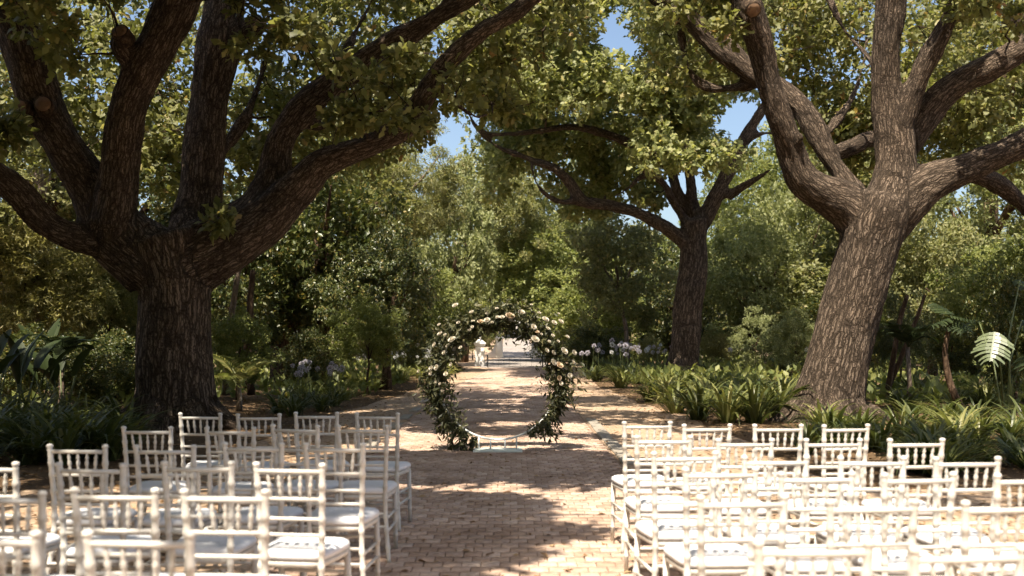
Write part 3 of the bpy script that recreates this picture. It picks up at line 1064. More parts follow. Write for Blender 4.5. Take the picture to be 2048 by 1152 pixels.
BT('tree', 'airy pale tree with sky showing through, high above the arch', 'tree', 955, 410, 105, 120, 64, 'sparse', 'paleleaf', 2, 'palebark', 915)
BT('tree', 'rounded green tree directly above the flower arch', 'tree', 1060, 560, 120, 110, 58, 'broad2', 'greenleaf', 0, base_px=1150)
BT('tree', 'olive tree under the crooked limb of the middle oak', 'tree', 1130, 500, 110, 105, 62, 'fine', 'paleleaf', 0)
BT('tree', 'pale-trunked tree with layered crown left of the middle oak', 'tree', 1230, 530, 105, 120, 43, 'broad2', 'olive', 3, 'palebark', 1258, ts=.9)
BT('tree', 'dark green tree just behind the pale-trunked tree', 'tree', 1180, 610, 95, 90, 50, 'broad', 'greenleaf', 0)
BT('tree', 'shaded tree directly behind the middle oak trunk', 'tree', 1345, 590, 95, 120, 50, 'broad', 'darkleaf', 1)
BT('tree', 'pale leafy tree between the middle oak and the sunlit oak', 'tree', 1500, 560, 115, 145, 46, 'fine', 'paleleaf', 0)
BT('tree', 'green tree top behind the broken stub of the middle oak', 'tree', 1490, 420, 100, 130, 58, 'fine', 'greenleaf', 0)
BT('tree', 'soft green tree close to the left side of the leaning oak trunk', 'tree', 1590, 500, 95, 170, 50, 'broad2', 'paleleaf', 0)
BT('tree', 'green tree close to the right side of the leaning oak trunk', 'tree', 1860, 540, 110, 140, 31, 'broad2', 'olive', 0)
BT('tree', 'tall pale green tree at the right edge behind the lowest right limb', 'tree', 2000, 400, 150, 170, 36, 'fine', 'paleleaf', 1)
BT('tree', 'broad dark tree at the right edge above the split-leaf plant', 'tree', 2010, 590, 120, 130, 27, 'broad', 'greenleaf', 1)
BT('tree', 'deep green tree seen between the fork of the leaning oak', 'tree', 1740, 340, 130, 140, 44, 'broad', 'olive', 0)
BT('tree', 'high green tree crown in the top right corner', 'tree', 1990, 130, 170, 170, 40, 'broad', 'olive', 1)
# far row closing the view
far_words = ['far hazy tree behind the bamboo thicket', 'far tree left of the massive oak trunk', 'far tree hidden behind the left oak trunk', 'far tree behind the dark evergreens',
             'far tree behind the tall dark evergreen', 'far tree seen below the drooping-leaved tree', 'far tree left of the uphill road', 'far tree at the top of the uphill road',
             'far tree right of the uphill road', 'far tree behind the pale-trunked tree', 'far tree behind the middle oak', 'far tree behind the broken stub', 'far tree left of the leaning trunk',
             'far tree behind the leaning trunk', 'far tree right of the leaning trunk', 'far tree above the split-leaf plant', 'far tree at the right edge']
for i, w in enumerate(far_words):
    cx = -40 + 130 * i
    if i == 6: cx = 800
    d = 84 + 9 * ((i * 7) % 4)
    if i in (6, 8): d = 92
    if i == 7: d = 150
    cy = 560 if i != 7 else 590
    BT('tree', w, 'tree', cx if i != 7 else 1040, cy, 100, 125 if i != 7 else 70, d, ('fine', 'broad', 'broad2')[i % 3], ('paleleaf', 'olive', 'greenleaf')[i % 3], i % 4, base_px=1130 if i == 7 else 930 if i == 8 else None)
BT('tree', 'tall airy tree behind the middle oak crown', 'tree', 1110, 300, 150, 170, 62, 'sparse', 'paleleaf', 0, base_px=1185)
BT('tree', 'tall olive tree behind the left part of the middle oak crown', 'tree', 1020, 420, 90, 110, 56, 'fine', 'olive', 0, base_px=925)
BT('tree', 'green tree between the arch and the dark evergreens', 'tree', 840, 620, 95, 105, 44, 'broad', 'greenleaf', 0)
BT('tree', 'yellowish tree rising behind the drooping-leaved tree', 'tree', 720, 320, 130, 110, 50, 'broad2', 'olive', 0)
BT('tree', 'tall green tree behind the leaning oak limbs', 'tree', 1640, 330, 130, 150, 52, 'fine', 'greenleaf', 0)
BT('tree', 'wide olive tree low behind the leaning trunk', 'tree', 1690, 560, 150, 130, 46, 'broad', 'olive', 0)
BT('tree', 'wide green tree behind the right edge shrubs', 'tree', 1940, 640, 140, 110, 40, 'broad', 'greenleaf', 0)
BT('tree', 'olive tree behind the dark bamboo', 'tree', 330, 600, 140, 140, 40, 'broad2', 'olive', 0)
for i, (x_, y_, sc_) in enumerate(((-20, 9, 2.3), (-17, 1, 2.2), (-14, -8, 2.3), (-5, -16, 2.6), (7, -16, 2.5), (17, -11, 2.3))):  # unseen trees added to block sky light reaching the left oak
    t_ = empty('tree', (x_, y_, 0), i * 1.3)
    tag(t_, 'unseen tree added beside and behind the chairs to dim sky light, number %s from the left' % ('one', 'two', 'three', 'four', 'five', 'six')[i], 'tree', 'unseen trees added behind the seating')
    c_ = link('crown', cmesh('broad', 'greenleaf'), t_); c_.location = (0, 0, 6.5); c_.scale = (sc_, sc_, sc_ * .85); c_['kind'] = 'stuff'
    k_ = link('trunk', tmesh(1, 'brownbark'), t_); k_.scale = (1.8, 1.8, 1.8)
# shrubs
def BS(label, cx, cy, rx, ry, d, crown, mat, name='shrub'):
    return BT(name, label, 'shrub', cx, cy, rx, ry, d, crown, mat, 2, ts=.45)


BS('light green leafy shrub right beside the massive oak trunk', 475, 690, 62, 72, 24, 'broad2', 'greenleaf')
BS('sunlit bushy shrub left of the flower arch', 735, 665, 70, 70, 26, 'fine', 'greenleaf')
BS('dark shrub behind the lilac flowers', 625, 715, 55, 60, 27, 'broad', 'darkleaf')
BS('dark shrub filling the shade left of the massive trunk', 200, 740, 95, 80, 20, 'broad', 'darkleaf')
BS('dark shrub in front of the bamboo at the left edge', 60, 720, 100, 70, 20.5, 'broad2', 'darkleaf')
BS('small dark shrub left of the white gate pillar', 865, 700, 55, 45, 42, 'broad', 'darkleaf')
BS('olive shrub beside the swept white wall', 945, 672, 36, 36, 60, 'fine', 'olive')
BS('dark shrub under the pale-trunked tree', 1195, 690, 60, 45, 46, 'broad', 'darkleaf')
BS('rusty orange shrub left of the middle oak trunk', 1297, 695, 26, 28, 42, 'fine', 'bamboo')
BS('rusty orange shrub right of the middle oak trunk', 1430, 690, 30, 34, 44, 'fine', 'bamboo')
BS('feathery pale shrub right of the middle oak', 1510, 680, 55, 62, 40, 'sparse', 'paleleaf')
BS('pale green shrub left of the leaning trunk', 1590, 680, 50, 60, 38, 'fine', 'paleleaf')
BS('dark palm-like shrub right of the leaning trunk', 1800, 660, 60, 80, 25, 'droop', 'darkleaf')
BS('dark shrub at the right edge behind the split-leaf plant', 2030, 650, 75, 120, 21, 'broad', 'darkleaf')
BS('low dark shrub under the right edge trees', 1900, 690, 70, 55, 29, 'broad2', 'darkleaf')
BS('dark shrub far behind the leaning trunk', 1700, 660, 110, 70, 40, 'broad', 'darkleaf')
BS('dark shrub far behind the left evergreens', 560, 660, 100, 80, 38, 'broad', 'darkleaf')
BS('dark shrub behind the left white agapanthus', 790, 690, 60, 45, 38, 'broad2', 'darkleaf')
random.seed(22)
hw = ['left edge', 'bamboo', 'dark bamboo', 'massive trunk', 'palm', 'brown trunk', 'evergreens', 'white agapanthus']
for i, w in enumerate(hw):
    BS('far undergrowth shrub behind the ' + w, -40 + 118 * i, 675, 95, 55, 58 + 3 * (i % 3), ('broad', 'broad2')[i % 2], ('greenleaf', 'darkleaf', 'olive')[i % 3])
hw = ['arch right side', 'pale trunk', 'orange shrub', 'middle oak trunk', 'feathery shrub', 'leaning trunk left side', 'leaning trunk right side', 'slanting stems', 'crooked stem', 'split-leaf plant']
for i, w in enumerate(hw):
    BS('far undergrowth shrub beyond the ' + w, 1150 + 103 * i, 678, 85, 50, 57 + 3 * (i % 3), ('broad2', 'broad')[i % 2], ('darkleaf', 'greenleaf', 'olive')[i % 3])
BS('shrub behind the right end of the gate', 1120, 680, 45, 45, 60, 'broad', 'greenleaf')
BS('shrub left of the uphill road beyond the tall pillar', 972, 672, 26, 34, 78, 'fine', 'olive')
BS('shrub right of the uphill road beyond the low pillar', 1098, 668, 28, 40, 76, 'fine', 'greenleaf')
BS('shrub higher up left of the uphill road', 985, 650, 22, 30, 110, 'fine', 'greenleaf')
BS('shrub higher up right of the uphill road', 1080, 648, 24, 32, 105, 'fine', 'olive')

# bare brown trunk left of the arch, pale slanting trunk at far left, thin stems
def lone_trunk(name, label, pts, d, bark, cat='tree'):
    t = empty(name, (P(pts[0][0], 700, d).x, d, 0))
    tag(t, label, cat)
    L = px_limb([(x, y, w, 0) for x, y, w in pts], d)
    b = MB()
    b.tube([tuple(np.array(p[:3]) - np.array(t.location)) for p in L], list(L[:, 3]), 12)
    b.build('trunk', M[bark], t)
    return t


lone_trunk('tree', 'thick brown trunk left of the flower arch under dark foliage', [(574, 780, 80), (573, 740, 66), (572, 650, 58), (570, 560, 50), (560, 450, 36)], 30.5, 'brownbark')
lone_trunk('tree', 'pale slanting trunk above the bamboo at the far left', [(-40, 740, 70), (0, 560, 64), (30, 480, 56), (60, 410, 48), (85, 340, 36)], 30, 'palebark')
lone_trunk('sapling', 'thin pale stem under dark foliage right of the massive oak trunk', [(452, 790, 18), (456, 720, 14), (462, 640, 13), (478, 540, 10), (495, 480, 7)], 25, 'palebark')
lone_trunk('sapling', 'thin dark stem right of the massive oak trunk', [(502, 790, 16), (504, 700, 15), (500, 620, 14), (506, 540, 10)], 26, 'brownbark')
lone_trunk('sapling', 'straight thin stem standing right of the leaning oak trunk', [(1772, 800, 12), (1786, 720, 11), (1800, 640, 10), (1815, 590, 8)], 23, 'brownbark')
lone_trunk('sapling', 'slanting thin stem right of the leaning oak trunk', [(1766, 800, 11), (1800, 720, 10), (1832, 640, 8), (1850, 590, 6)], 23.3, 'brownbark')
crook = lone_trunk('sapling', 'crooked bare stem left of the split-leaf plant', [(1938, 838, 17), (1914, 800, 15), (1897, 755, 13), (1890, 705, 11), (1896, 665, 9), (1902, 640, 7)], 17.5, 'brownbark')


# ------------------------------------------------------------------ strap-leaved plants
def strap_leaf(b, base, az, length, width, e0, bend, n=6, twist=0.0):
    d = Vector((math.cos(az), math.sin(az), 0))
    s = Vector((-math.sin(az), math.cos(az), 0))
    p = Vector(base)
    e = e0
    V = []
    for i in range(n + 1):
        t = i / n
        w = width * (.55 + .45 * math.sin(math.pi * min(1, .15 + t * .95))) * (1 - t ** 4)
        up = Vector((0, 0, 1)) * math.cos(e) - d * math.sin(e)
        V += [p - s * w + up * w * .35, p, p + s * w + up * w * .35]
        e -= bend / n * (.4 + 1.3 * t)
        p = p + (d * math.cos(e) + Vector((0, 0, 1)) * math.sin(e)) * (length / n)
    F = []
    for i in range(n):
        a = 3 * i
        F += [(a, a + 1, a + 4, a + 3), (a + 1, a + 2, a + 5, a + 4)]
    b.add(V, F)


def strap_mesh(seed, n=55, L=(.45, .8), W=(.016, .026), bend=(1.2, 2.3)):
    random.seed(seed)
    b = MB()
    for i in range(n):
        az = random.uniform(0, TAU)
        r = random.uniform(0, .14)
        e0 = R(random.uniform(50, 88))
        strap_leaf(b, (r * math.cos(az), r * math.sin(az), -.01), az + random.gauss(0, .3), random.uniform(*L), random.uniform(*W), e0, random.uniform(*bend))
    return b.mesh('strap_leaves')


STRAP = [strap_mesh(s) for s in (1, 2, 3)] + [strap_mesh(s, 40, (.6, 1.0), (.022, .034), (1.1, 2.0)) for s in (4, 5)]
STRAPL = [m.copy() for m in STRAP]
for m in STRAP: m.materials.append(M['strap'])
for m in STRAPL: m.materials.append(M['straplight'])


def umbel_mesh(seed, mat):
    random.seed(seed)
    r = np.random.default_rng(seed)
    n = 90
    d = norm(r.normal(size=(n, 3)) + np.array([0, 0, .35]))
    pos = d * r.uniform(.045, .075, (n, 1))
    me = leaves_mesh('umbel', pos, d + r.normal(size=(n, 3)) * .5, r.normal(size=(n, 3)), r.uniform(.04, .06, n), DIA_T)
    me.materials.append(M[mat])
    return me


UMB = {'whitepetal': [umbel_mesh(s, 'whitepetal') for s in (1, 2)], 'lilac': [umbel_mesh(s, 'lilac') for s in (3, 4)]}
stalk_me = MB().tube([(0, 0, 0), (.012, 0, .4), (0, .012, .8), (0, 0, 1.0)], [.008, .007, .006, .005], 5).mesh('flower_stalk')
stalk_me.materials.append(M['stem'])
random.seed(5)


def strap_plant(x, y, s, label, group, light=False, flowers=0, petal='whitepetal', v=None, name='agapanthus'):
    t = empty(name, (x, y, terrain_z(x, y)), random.uniform(0, TAU), s)
    tag(t, label, 'plant', group)
    k = v if v is not None else random.randrange(3)
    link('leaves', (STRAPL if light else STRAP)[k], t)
    for _ in range(flowers):
        a = random.uniform(0, TAU)
        r = random.uniform(0, .25)
        h = random.uniform(.75, 1.05)
        f = link('flower_stalk', stalk_me, t)
        f.location = (r * math.cos(a), r * math.sin(a), 0)
        f.scale = (1, 1, h)
        f.rotation_euler = (random.gauss(0, .12), random.gauss(0, .12), 0)
        u = link('flower_head', random.choice(UMB[petal]), f)
        u.location = (0, 0, 1.0)
        q = random.uniform(.5, .85)
        u.scale = (q, q, q / h)
    return t


# right bed, front edge: big arching clumps beside the path
def plant_px(px, py, s, *a, **k):
    d = CAM_H * F_PX / (py - 668)
    x = (px - 1024) / F_PX * d
    return strap_plant(x, d, s, *a, **k)


g1 = 'strap-leaved clumps along the right edge of the path'
l1 = 'arching strap-leaved clump in the mass between path and middle oak'
for i in range(34):
    py = random.uniform(752, 808)
    d = CAM_H * F_PX / (py - 668)
    x = random.uniform(3.0, 6.3) if d > 25 else random.uniform(3.1, 5.6)
    strap_plant(x, d, random.uniform(.8, 1.25), l1, g1, random.random() < .25)
g2 = 'flowering agapanthus in the right bed'
l2 = 'agapanthus with pale flower heads left of the middle oak trunk'
for i in range(20):
    d = random.uniform(33, 42)
    x = (random.uniform(1175, 1340) - 1024) / F_PX * d
    strap_plant(x, d, random.uniform(1.0, 1.3), l2, g2, False, random.choice((1, 2, 3)), random.choice(('whitepetal', 'lilac', 'lilac')))
l3 = 'agapanthus with pale flower heads between middle oak and leaning trunk'
for i in range(26):
    d = random.uniform(24, 40)
    x = (random.uniform(1410, 1640) - 1024) / F_PX * d
    strap_plant(x, d, random.uniform(.9, 1.2), l3, g2 + ' farther right', False, random.choice((0, 0, 1, 2)) if d > 31 else 0, random.choice(('whitepetal', 'lilac')))
l4 = 'bright arching clump with long leaves left of the leaning trunk base'
NTH = ['first', 'second', 'third', 'fourth', 'fifth', 'sixth', 'seventh', 'eighth', 'ninth', 'tenth']
for k_, (px, py, s) in enumerate(((1330, 806, 1.1), (1350, 826, 1.15), (1395, 838, 1.25), (1420, 815, 1.2), (1455, 845, 1.2), (1490, 818, 1.2), (1510, 846, 1.3), (1550, 838, 1.25), (1560, 818, 1.2))):
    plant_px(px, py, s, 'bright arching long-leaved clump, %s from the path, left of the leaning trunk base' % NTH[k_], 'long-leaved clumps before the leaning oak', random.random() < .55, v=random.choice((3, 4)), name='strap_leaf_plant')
l5 = 'shaded strap-leaved clump in the bed behind the right chairs'
for i in range(46):
    d = random.uniform(11.0, 17.5)
    px = random.uniform(1600, 2110)
    if px < 1720 and d > 17: d = 16.6
    if px < 1760 and d < 13: px += 250
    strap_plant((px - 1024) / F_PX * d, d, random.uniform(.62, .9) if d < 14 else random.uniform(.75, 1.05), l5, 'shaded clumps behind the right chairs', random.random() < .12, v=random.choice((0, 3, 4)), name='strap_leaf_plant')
l6 = 'strap-leaved clump in the bed far right beyond the crooked stem'
for i in range(16):
    d = random.uniform(20, 26)
    strap_plant((random.uniform(1790, 2060) - 1024) / F_PX * d, d, random.uniform(.9, 1.2), l6, 'clumps beyond the crooked stem', random.random() < .3, v=random.choice((0, 1, 4)), name='strap_leaf_plant')
# left beds
l7 = 'white-flowered agapanthus in the sunny bed left of the path near the gate'
for i in range(30):
    d = random.uniform(27, 45)
    x0 = (-3.3 if d < 33 else -2.4 if d < 40 else -3.2) - random.uniform(0, 1.9)
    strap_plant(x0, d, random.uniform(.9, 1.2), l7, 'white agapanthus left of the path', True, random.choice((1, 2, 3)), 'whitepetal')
l8 = 'lilac-flowered agapanthus in dappled shade left of the arch'
for k_, (px, py, f) in enumerate(((690, 800, 2), (668, 812, 3), (655, 795, 2), (645, 822, 2), (630, 798, 2), (610, 815, 3), (600, 800, 2), (590, 832, 2), (575, 808, 1), (560, 826, 1))):
    plant_px(px, py, random.uniform(.8, 1.0), 'lilac-flowered agapanthus left of the arch, %s from the path' % NTH[k_], 'lilac agapanthus left of the arch', random.random() < .2, f, 'lilac')
l9 = 'broad strap-leaved clump in the deep shade bed at the left edge'
for i in range(34):
    d = random.uniform(12.2, 17.0)
    px = random.uniform(-60, 265)
    strap_plant((px - 1024) / F_PX * d, d, random.uniform(.85, 1.15), l9, 'shaded clumps at the left edge', random.random() < .2, v=random.choice((0, 3, 4)), name='strap_leaf_plant')


# paddle-leaved plants (left), split-leaf plant (right), palm fronds, young dracaena
def paddle_leaf(b, base, az, stalk, lean, L, W):
    d = Vector((math.cos(az), math.sin(az), 0)); s = Vector((-math.sin(az), math.cos(az), 0))
    p0 = Vector(base)
    e = R(88) - lean * .4
    p1 = p0 + (d * math.cos(e) + Vector((0, 0, 1)) * math.sin(e)) * stalk
    V, F = [], []
    p = p1
    n = 7
    for i in range(n + 1):
        t = i / n
        w = W * math.sin(math.pi * (.06 + .9 * t)) ** .7
        up = Vector((0, 0, 1)) * math.cos(e) - d * math.sin(e)
        V += [p - s * w + up * w * .3, p, p + s * w + up * w * .3]
        e -= lean / n
        p = p + (d * math.cos(e) + Vector((0, 0, 1)) * math.sin(e)) * L / n
    for i in range(n):
        a = 3 * i
        F += [(a, a + 1, a + 4, a + 3), (a + 1, a + 2, a + 5, a + 4)]
    b.add(V, F)
    return (p0, p1)


def paddle_plant(px, py, h, label, n=9):
    d = CAM_H * F_PX / (py - 668)
    t = empty('strelitzia', ((px - 1024) / F_PX * d, d, 0))
    tag(t, label, 'plant')
    for i in range(n):
        b = MB(); q = MB()
        st = h * random.uniform(.5, .75)
        a, c = paddle_leaf(b, (random.gauss(0, .1), random.gauss(0, .1), 0), random.uniform(0, TAU), st, random.uniform(.3, 1.0), h * random.uniform(.4, .55), h * random.uniform(.07, .10))
        q.tube([a, (a + c) / 2 + Vector((.01, .01, 0)), c], [.018, .014, .010], 6)
        o = q.build('leaf_stalk', M['stem'], t)
        b.build('leaf_blade', M['paddle'], o)
    return t


random.seed(31)
for px, py, h, w in ((40, 850, 1.45, 'tall paddle-leaved plant nearest the left edge'), (120, 842, 1.3, 'tall paddle-leaved plant a little in from the left edge'), (-30, 858, 1.5, 'paddle-leaved plant half cut by the left edge'),
                     (80, 825, 1.6, 'tall paddle-leaved plant behind the others in the left bed')):
    paddle_plant(px, py, h, w)


def frond(b, base, az, L, e0, bend, nl=16, leaf=.35, fold=.7):
    d = Vector((math.cos(az), math.sin(az), 0)); s = Vector((-math.sin(az), math.cos(az), 0))
    p = Vector(base); e = e0
    pts = [p.copy()]
    for i in range(nl):
        t = i / nl
        e -= bend / nl * (.5 + t)
        dr = d * math.cos(e) + Vector((0, 0, 1)) * math.sin(e)
        up = Vector((0, 0, 1)) * math.cos(e) - d * math.sin(e)
        p = p + dr * L / nl
        pts.append(p.copy())
        if t < .12: continue
        ll = leaf * math.sin(math.pi * (.15 + .8 * t)) ** .6
        for sg in (-1, 1):
            tip = p + (s * sg * .85 + dr * .6 + up * .1 - Vector((0, 0, .25))) * ll
            m_ = (p + tip) / 2 + up * ll * .08
            w = dr * .016
            b.add([p - w, m_ - w * 1.3, tip, m_ + w * 1.3], [(0, 1, 2), (0, 2, 3)])
    b.tube(pts, [.012 * (1 - .8 * i / nl) for i in range(nl + 1)], 4, False)


def palm_plant(px, d, h, label, n=9, L=1.1, mat='strap', stem=True, bark='palebark'):
    t = empty('palm', ((px - 1024) / F_PX * d, d, 0))
    tag(t, label, 'palm')
    if stem:
        MB().tube([(0, 0, -.05), (.02, 0, h * .4), (-.01, .01, h)], [.075, .05, .045], 9).build('trunk', M[bark], t)
    for i in range(n):
        b = MB()
        frond(b, (0, 0, h), TAU * i / n + random.gauss(0, .3), L * random.uniform(.8, 1.1), R(random.uniform(35, 80)), random.uniform(.9, 1.7))
        b.build('frond', M[mat], t, False)
    return t


random.seed(41)
palm_plant(480, 20.6, .55, 'young palm with pale stem and bright fronds beside the massive trunk', 10, .95, 'straplight')
palm_plant(125, 19.0, 1.15, 'feathery palm in the shade behind the left bed', 9, .7, 'paddle')
palm_plant(235, 20.5, 1.0, 'dark palm hidden left of the massive oak trunk', 9, .7, 'paddle')
palm_plant(1815, 21.5, 1.3, 'dark feathery palm behind the leaning oak trunk', 9, .75, 'paddle')


def split_leaf(b, c, ax, nr, L):
    """split leaf: midrib with curved fingers on both sides"""
    ax = Vector(ax).normalized(); nr = Vector(nr)
    nr = (nr - ax * nr.dot(ax)).normalized(); s = ax.cross(nr)
    c = Vector(c)
    nf = 8
    for k in range(nf):
        t0, t1 = k / nf, (k + .80 + .1 * math.sin(k * 2.3)) / nf
        for sg in (-1, 1):
            wl = L * .56 * math.sin(math.pi * (.22 + .70 * (k + .5) / nf)) ** .8
            V = []
            for j in range(4):
                u = j / 3
                sh = .30 * u * u * L * .55
                dr = -nr * (u * u * .13 * L) + s * sg * wl * u * (1 + .12 * math.sin(k * 1.7 + sg))
                sp = 1 - .35 * u ** 3
                mid = (t0 + t1) / 2
                V += [c + ax * (L * (mid + (t0 - mid) * sp) + sh) + dr, c + ax * (L * (mid + (t1 - mid) * sp) + sh) + dr]
            b.add(V, [(0, 1, 3, 2), (2, 3, 5, 4), (4, 5, 7, 6)])
    w = s * L * .035
    b.add([c - w, c + w, c + ax * L * 1.02 + w * .3, c + ax * L * 1.02 - w * .3], [(0, 1, 2, 3)])


ph = empty('split_leaf_plant', (P(2010, 700, 16.5).x, 16.5, 0))
tag(ph, 'split-leaf plant at the right edge with one brightly shining leaf', 'plant')
random.seed(51)


def ph_leaf(px, py, d, L, ax, nr, mat, label=None):
    p = P(px, py, d) - ph.location
    q = MB()
    q.tube([(random.gauss(0, .08), random.gauss(0, .08), 0), (p.x * .3, p.y * .3 + .05, p.z * .6), (p.x * .85, p.y * .8, p.z * .98), tuple(p)], [.018, .014, .010, .008], 6)
    o = q.build('leaf_stalk', M['stem'], ph)
    b = MB()
    split_leaf(b, p, ax, nr, L)
    f = b.build('split_leaf', M[mat], o, False)
    if label: f['label'] = label


ph_leaf(1990, 664, 15.9, .52, (-.30, -.30, -.80), (-.45, -.72, .40), 'sunlit_gloss', 'large split leaf shining white in the sun')
for a in ((2045, 640, 17.4, .5, (.5, -.4, -.5), (0, -.2, .9)), (1945, 640, 18.0, .45, (-.7, -.3, -.4), (-.3, .1, .9)), (2040, 560, 17.8, .5, (.2, -.6, -.4), (.1, .1, .9)), (2060, 710, 16.4, .5, (-.2, -.7, -.4), (0, -.1, .9))):
    ph_leaf(*a, 'paddle')

for dx_, dz_, ax_ in ((-.05, .05, (-.8, -.3, -.3)), (.0, .1, (.6, -.5, -.2)), (.05, .02, (.1, -.8, -.5)), (0, .12, (-.2, .5, .3))):
    b = MB()
    split_leaf(b, P(1902, 642, 17.5) - crook.location + Vector((dx_, 0, dz_)), ax_, (0, .1, 1), .42)
    b.build('split_leaf', M['paddle'], crook, False)

# ------------------------------------------------------------------ gate and white walls
def gate_pillar(px, d, w, h, label):
    x = (px - 1024) / F_PX * d
    t = empty('gate_pillar', (x, d, terrain_z(x, d)))
    tag(t, label, 'pillar')
    b = MB()
    s = w / 2
    b.box((0, 0, .12), (s * 1.15, s * 1.15, .13))
    b.box((0, 0, h / 2 + .12), (s, s, h / 2 - .12))
    b.build('shaft', M['plaster'], t, False)
    c = MB()
    c.box((0, 0, h + .035), (s * 1.22, s * 1.22, .035))
    c.box((0, 0, h + .10), (s * 1.35, s * 1.35, .033))
    z0 = h + .133
    V = [(i * s * 1.2, j * s * 1.2, z0) for i, j in ((-1, -1), (1, -1), (1, 1), (-1, 1))] + [(i * s * .35, j * s * .35, z0 + w * .36) for i, j in ((-1, -1), (1, -1), (1, 1), (-1, 1))]
    c.add(V, [(0, 1, 5, 4), (1, 2, 6, 5), (2, 3, 7, 6), (3, 0, 4, 7), (4, 5, 6, 7), (3, 2, 1, 0)])
    c.build('cap', M['plaster'], t, False)
    f = MB()
    z1 = z0 + w * .36
    f.lathe([(s * .25, z1 - .01), (s * .16, z1 + .04), (s * .30, z1 + .09), (s * .34, z1 + .14), (s * .2, z1 + .2), (s * .05, z1 + .24)], 10)
    f.build('finial', M['plaster'], t)
    return t


gate_pillar(960, 49.5, .44, 1.02, 'white plastered gate pillar left of the path')
gate_pillar(999, 66, .44, 1.22, 'taller white gate pillar with sweeping wall beside the uphill road')
gate_pillar(1069, 66, .40, .78, 'low white gate pillar right of the uphill road')


def swept_wall(label, x0, x1, d0, d1, z0, z1, th=.26):
    t = empty('garden_wall', (x0, d0, 0))
    tag(t, label, 'wall')
    b, c = MB(), MB()
    n = 12
    V, F, VC = [], [], []
    for i in range(n + 1):
        u = i / n
        x, y = (x1 - x0) * u, (d1 - d0) * u
        z = z0 + (z1 - z0) * u ** 2.6
        for q in (-th / 2, th / 2):
            V += [(x, y + q, 0), (x, y + q, z)]
        for q in (-th / 2 - .04, th / 2 + .04):
            VC += [(x, y + q, z + .002), (x, y + q, z + .09)]
    for i in range(n):
        a = 4 * i
        F += [(a, a + 4, a + 5, a + 1), (a + 2, a + 3, a + 7, a + 6), (a + 1, a + 5, a + 7, a + 3), (a, a + 2, a + 6, a + 4)]
    F += [(0, 1, 3, 2), (4 * n, 4 * n + 2, 4 * n + 3, 4 * n + 1)]
    b.add(V, F).build('wall_face', M['plaster'], t, False)
    c.add(VC, F).build('coping', M['plaster'], t, False)


def X(px, d): return (px - 1024) / F_PX * d


swept_wall('low white wall sweeping up to the taller gate pillar', X(974, 64.5), X(992, 66), 64.5, 65.9, .26, .98)
swept_wall('low white wall sweeping down right of the uphill road', X(1100, 64.5), X(1074, 66), 64.5, 65.9, .16, .62)
gt = empty('gate', (X(975, 47.5), 47.5, 0))
tag(gt, 'low black iron gate across the far end of the brick path', 'gate')
gw = X(1085, 47.5) - X(975, 47.5)
for xx in (0, gw): MB().box((xx, 0, .30), (.032, .032, .30)).build('gate_post', M['iron'], gt, False)
for zz in (.05, .46): MB().tube([(.033, 0, zz), (gw - .033, 0, zz)], .009 if zz > .1 else .014, 6).build('gate_rail', M['iron'], gt)
for i in range(1, 10): MB().tube([(gw * i / 10, 0, .06), (gw * i / 10, 0, .455)], .005, 5).build('gate_bar', M['iron'], gt)


# ------------------------------------------------------------------ flower arch
DA = 13.45
SA = DA / F_PX
rc = P(996, 758, DA)
RR = 120 * SA
arch = empty('flower_arch', (rc.x, DA, 0))
tag(arch, 'round flower arch of white roses and greenery on a silver ring, standing on the path', 'arch')
zc = rc.z
MB().tube([(RR * math.sin(a), 0, zc - RR * math.cos(a)) for a in np.linspace(0, TAU, 73)], .015, 10, False).build('ring', M['steel'], arch)
bz = .021
MB().box((0, -.02, .034), (.325, .20, .008)).build('base_plate', M['plate'], arch, False)
for dx in (-38, -15, 14, 37):
    x = dx * SA
    MB().tube([(x, 0, .042), (x, 0, zc - math.sqrt(RR * RR - x * x) + .004)], .011, 10).build('support_post', M['steel'], arch)
rngA = np.random.default_rng(77)
# greenery: dense round the ring except at the bottom, trailing at the lower left
na = 6400
th = R(30) + (TAU - R(60)) * (.5 + .5 * np.sign(rngA.random(na) - .5) * rngA.random(na) ** 1.25)        # 0 = bottom, counter-clockwise seen from the camera
th = TAU - th
fx, fz = np.sin(th), -np.cos(th)
low = np.clip((-fz - .2) / .7, 0, 1)
wid = .032 + .066 * (1 - low) + .02 * np.sin(th * 5) + .025 * (fx < 0) * (fz < .3) * (1 - low)
rad = RR + .03 + rngA.normal(0, 1, na) * wid
pos = np.stack([rad * fx, rngA.normal(0, .085, na), zc + rad * fz], -1)
out = np.stack([fx, np.zeros(na), fz], -1)
axis = norm(rngA.normal(size=(na, 3)) * .8 + out * .25 + np.array([0, -.15, -.55]))
size = rngA.uniform(.055, .12, na) * (1 - .4 * low)
p2, a2, s2 = [pos], [axis], [size]
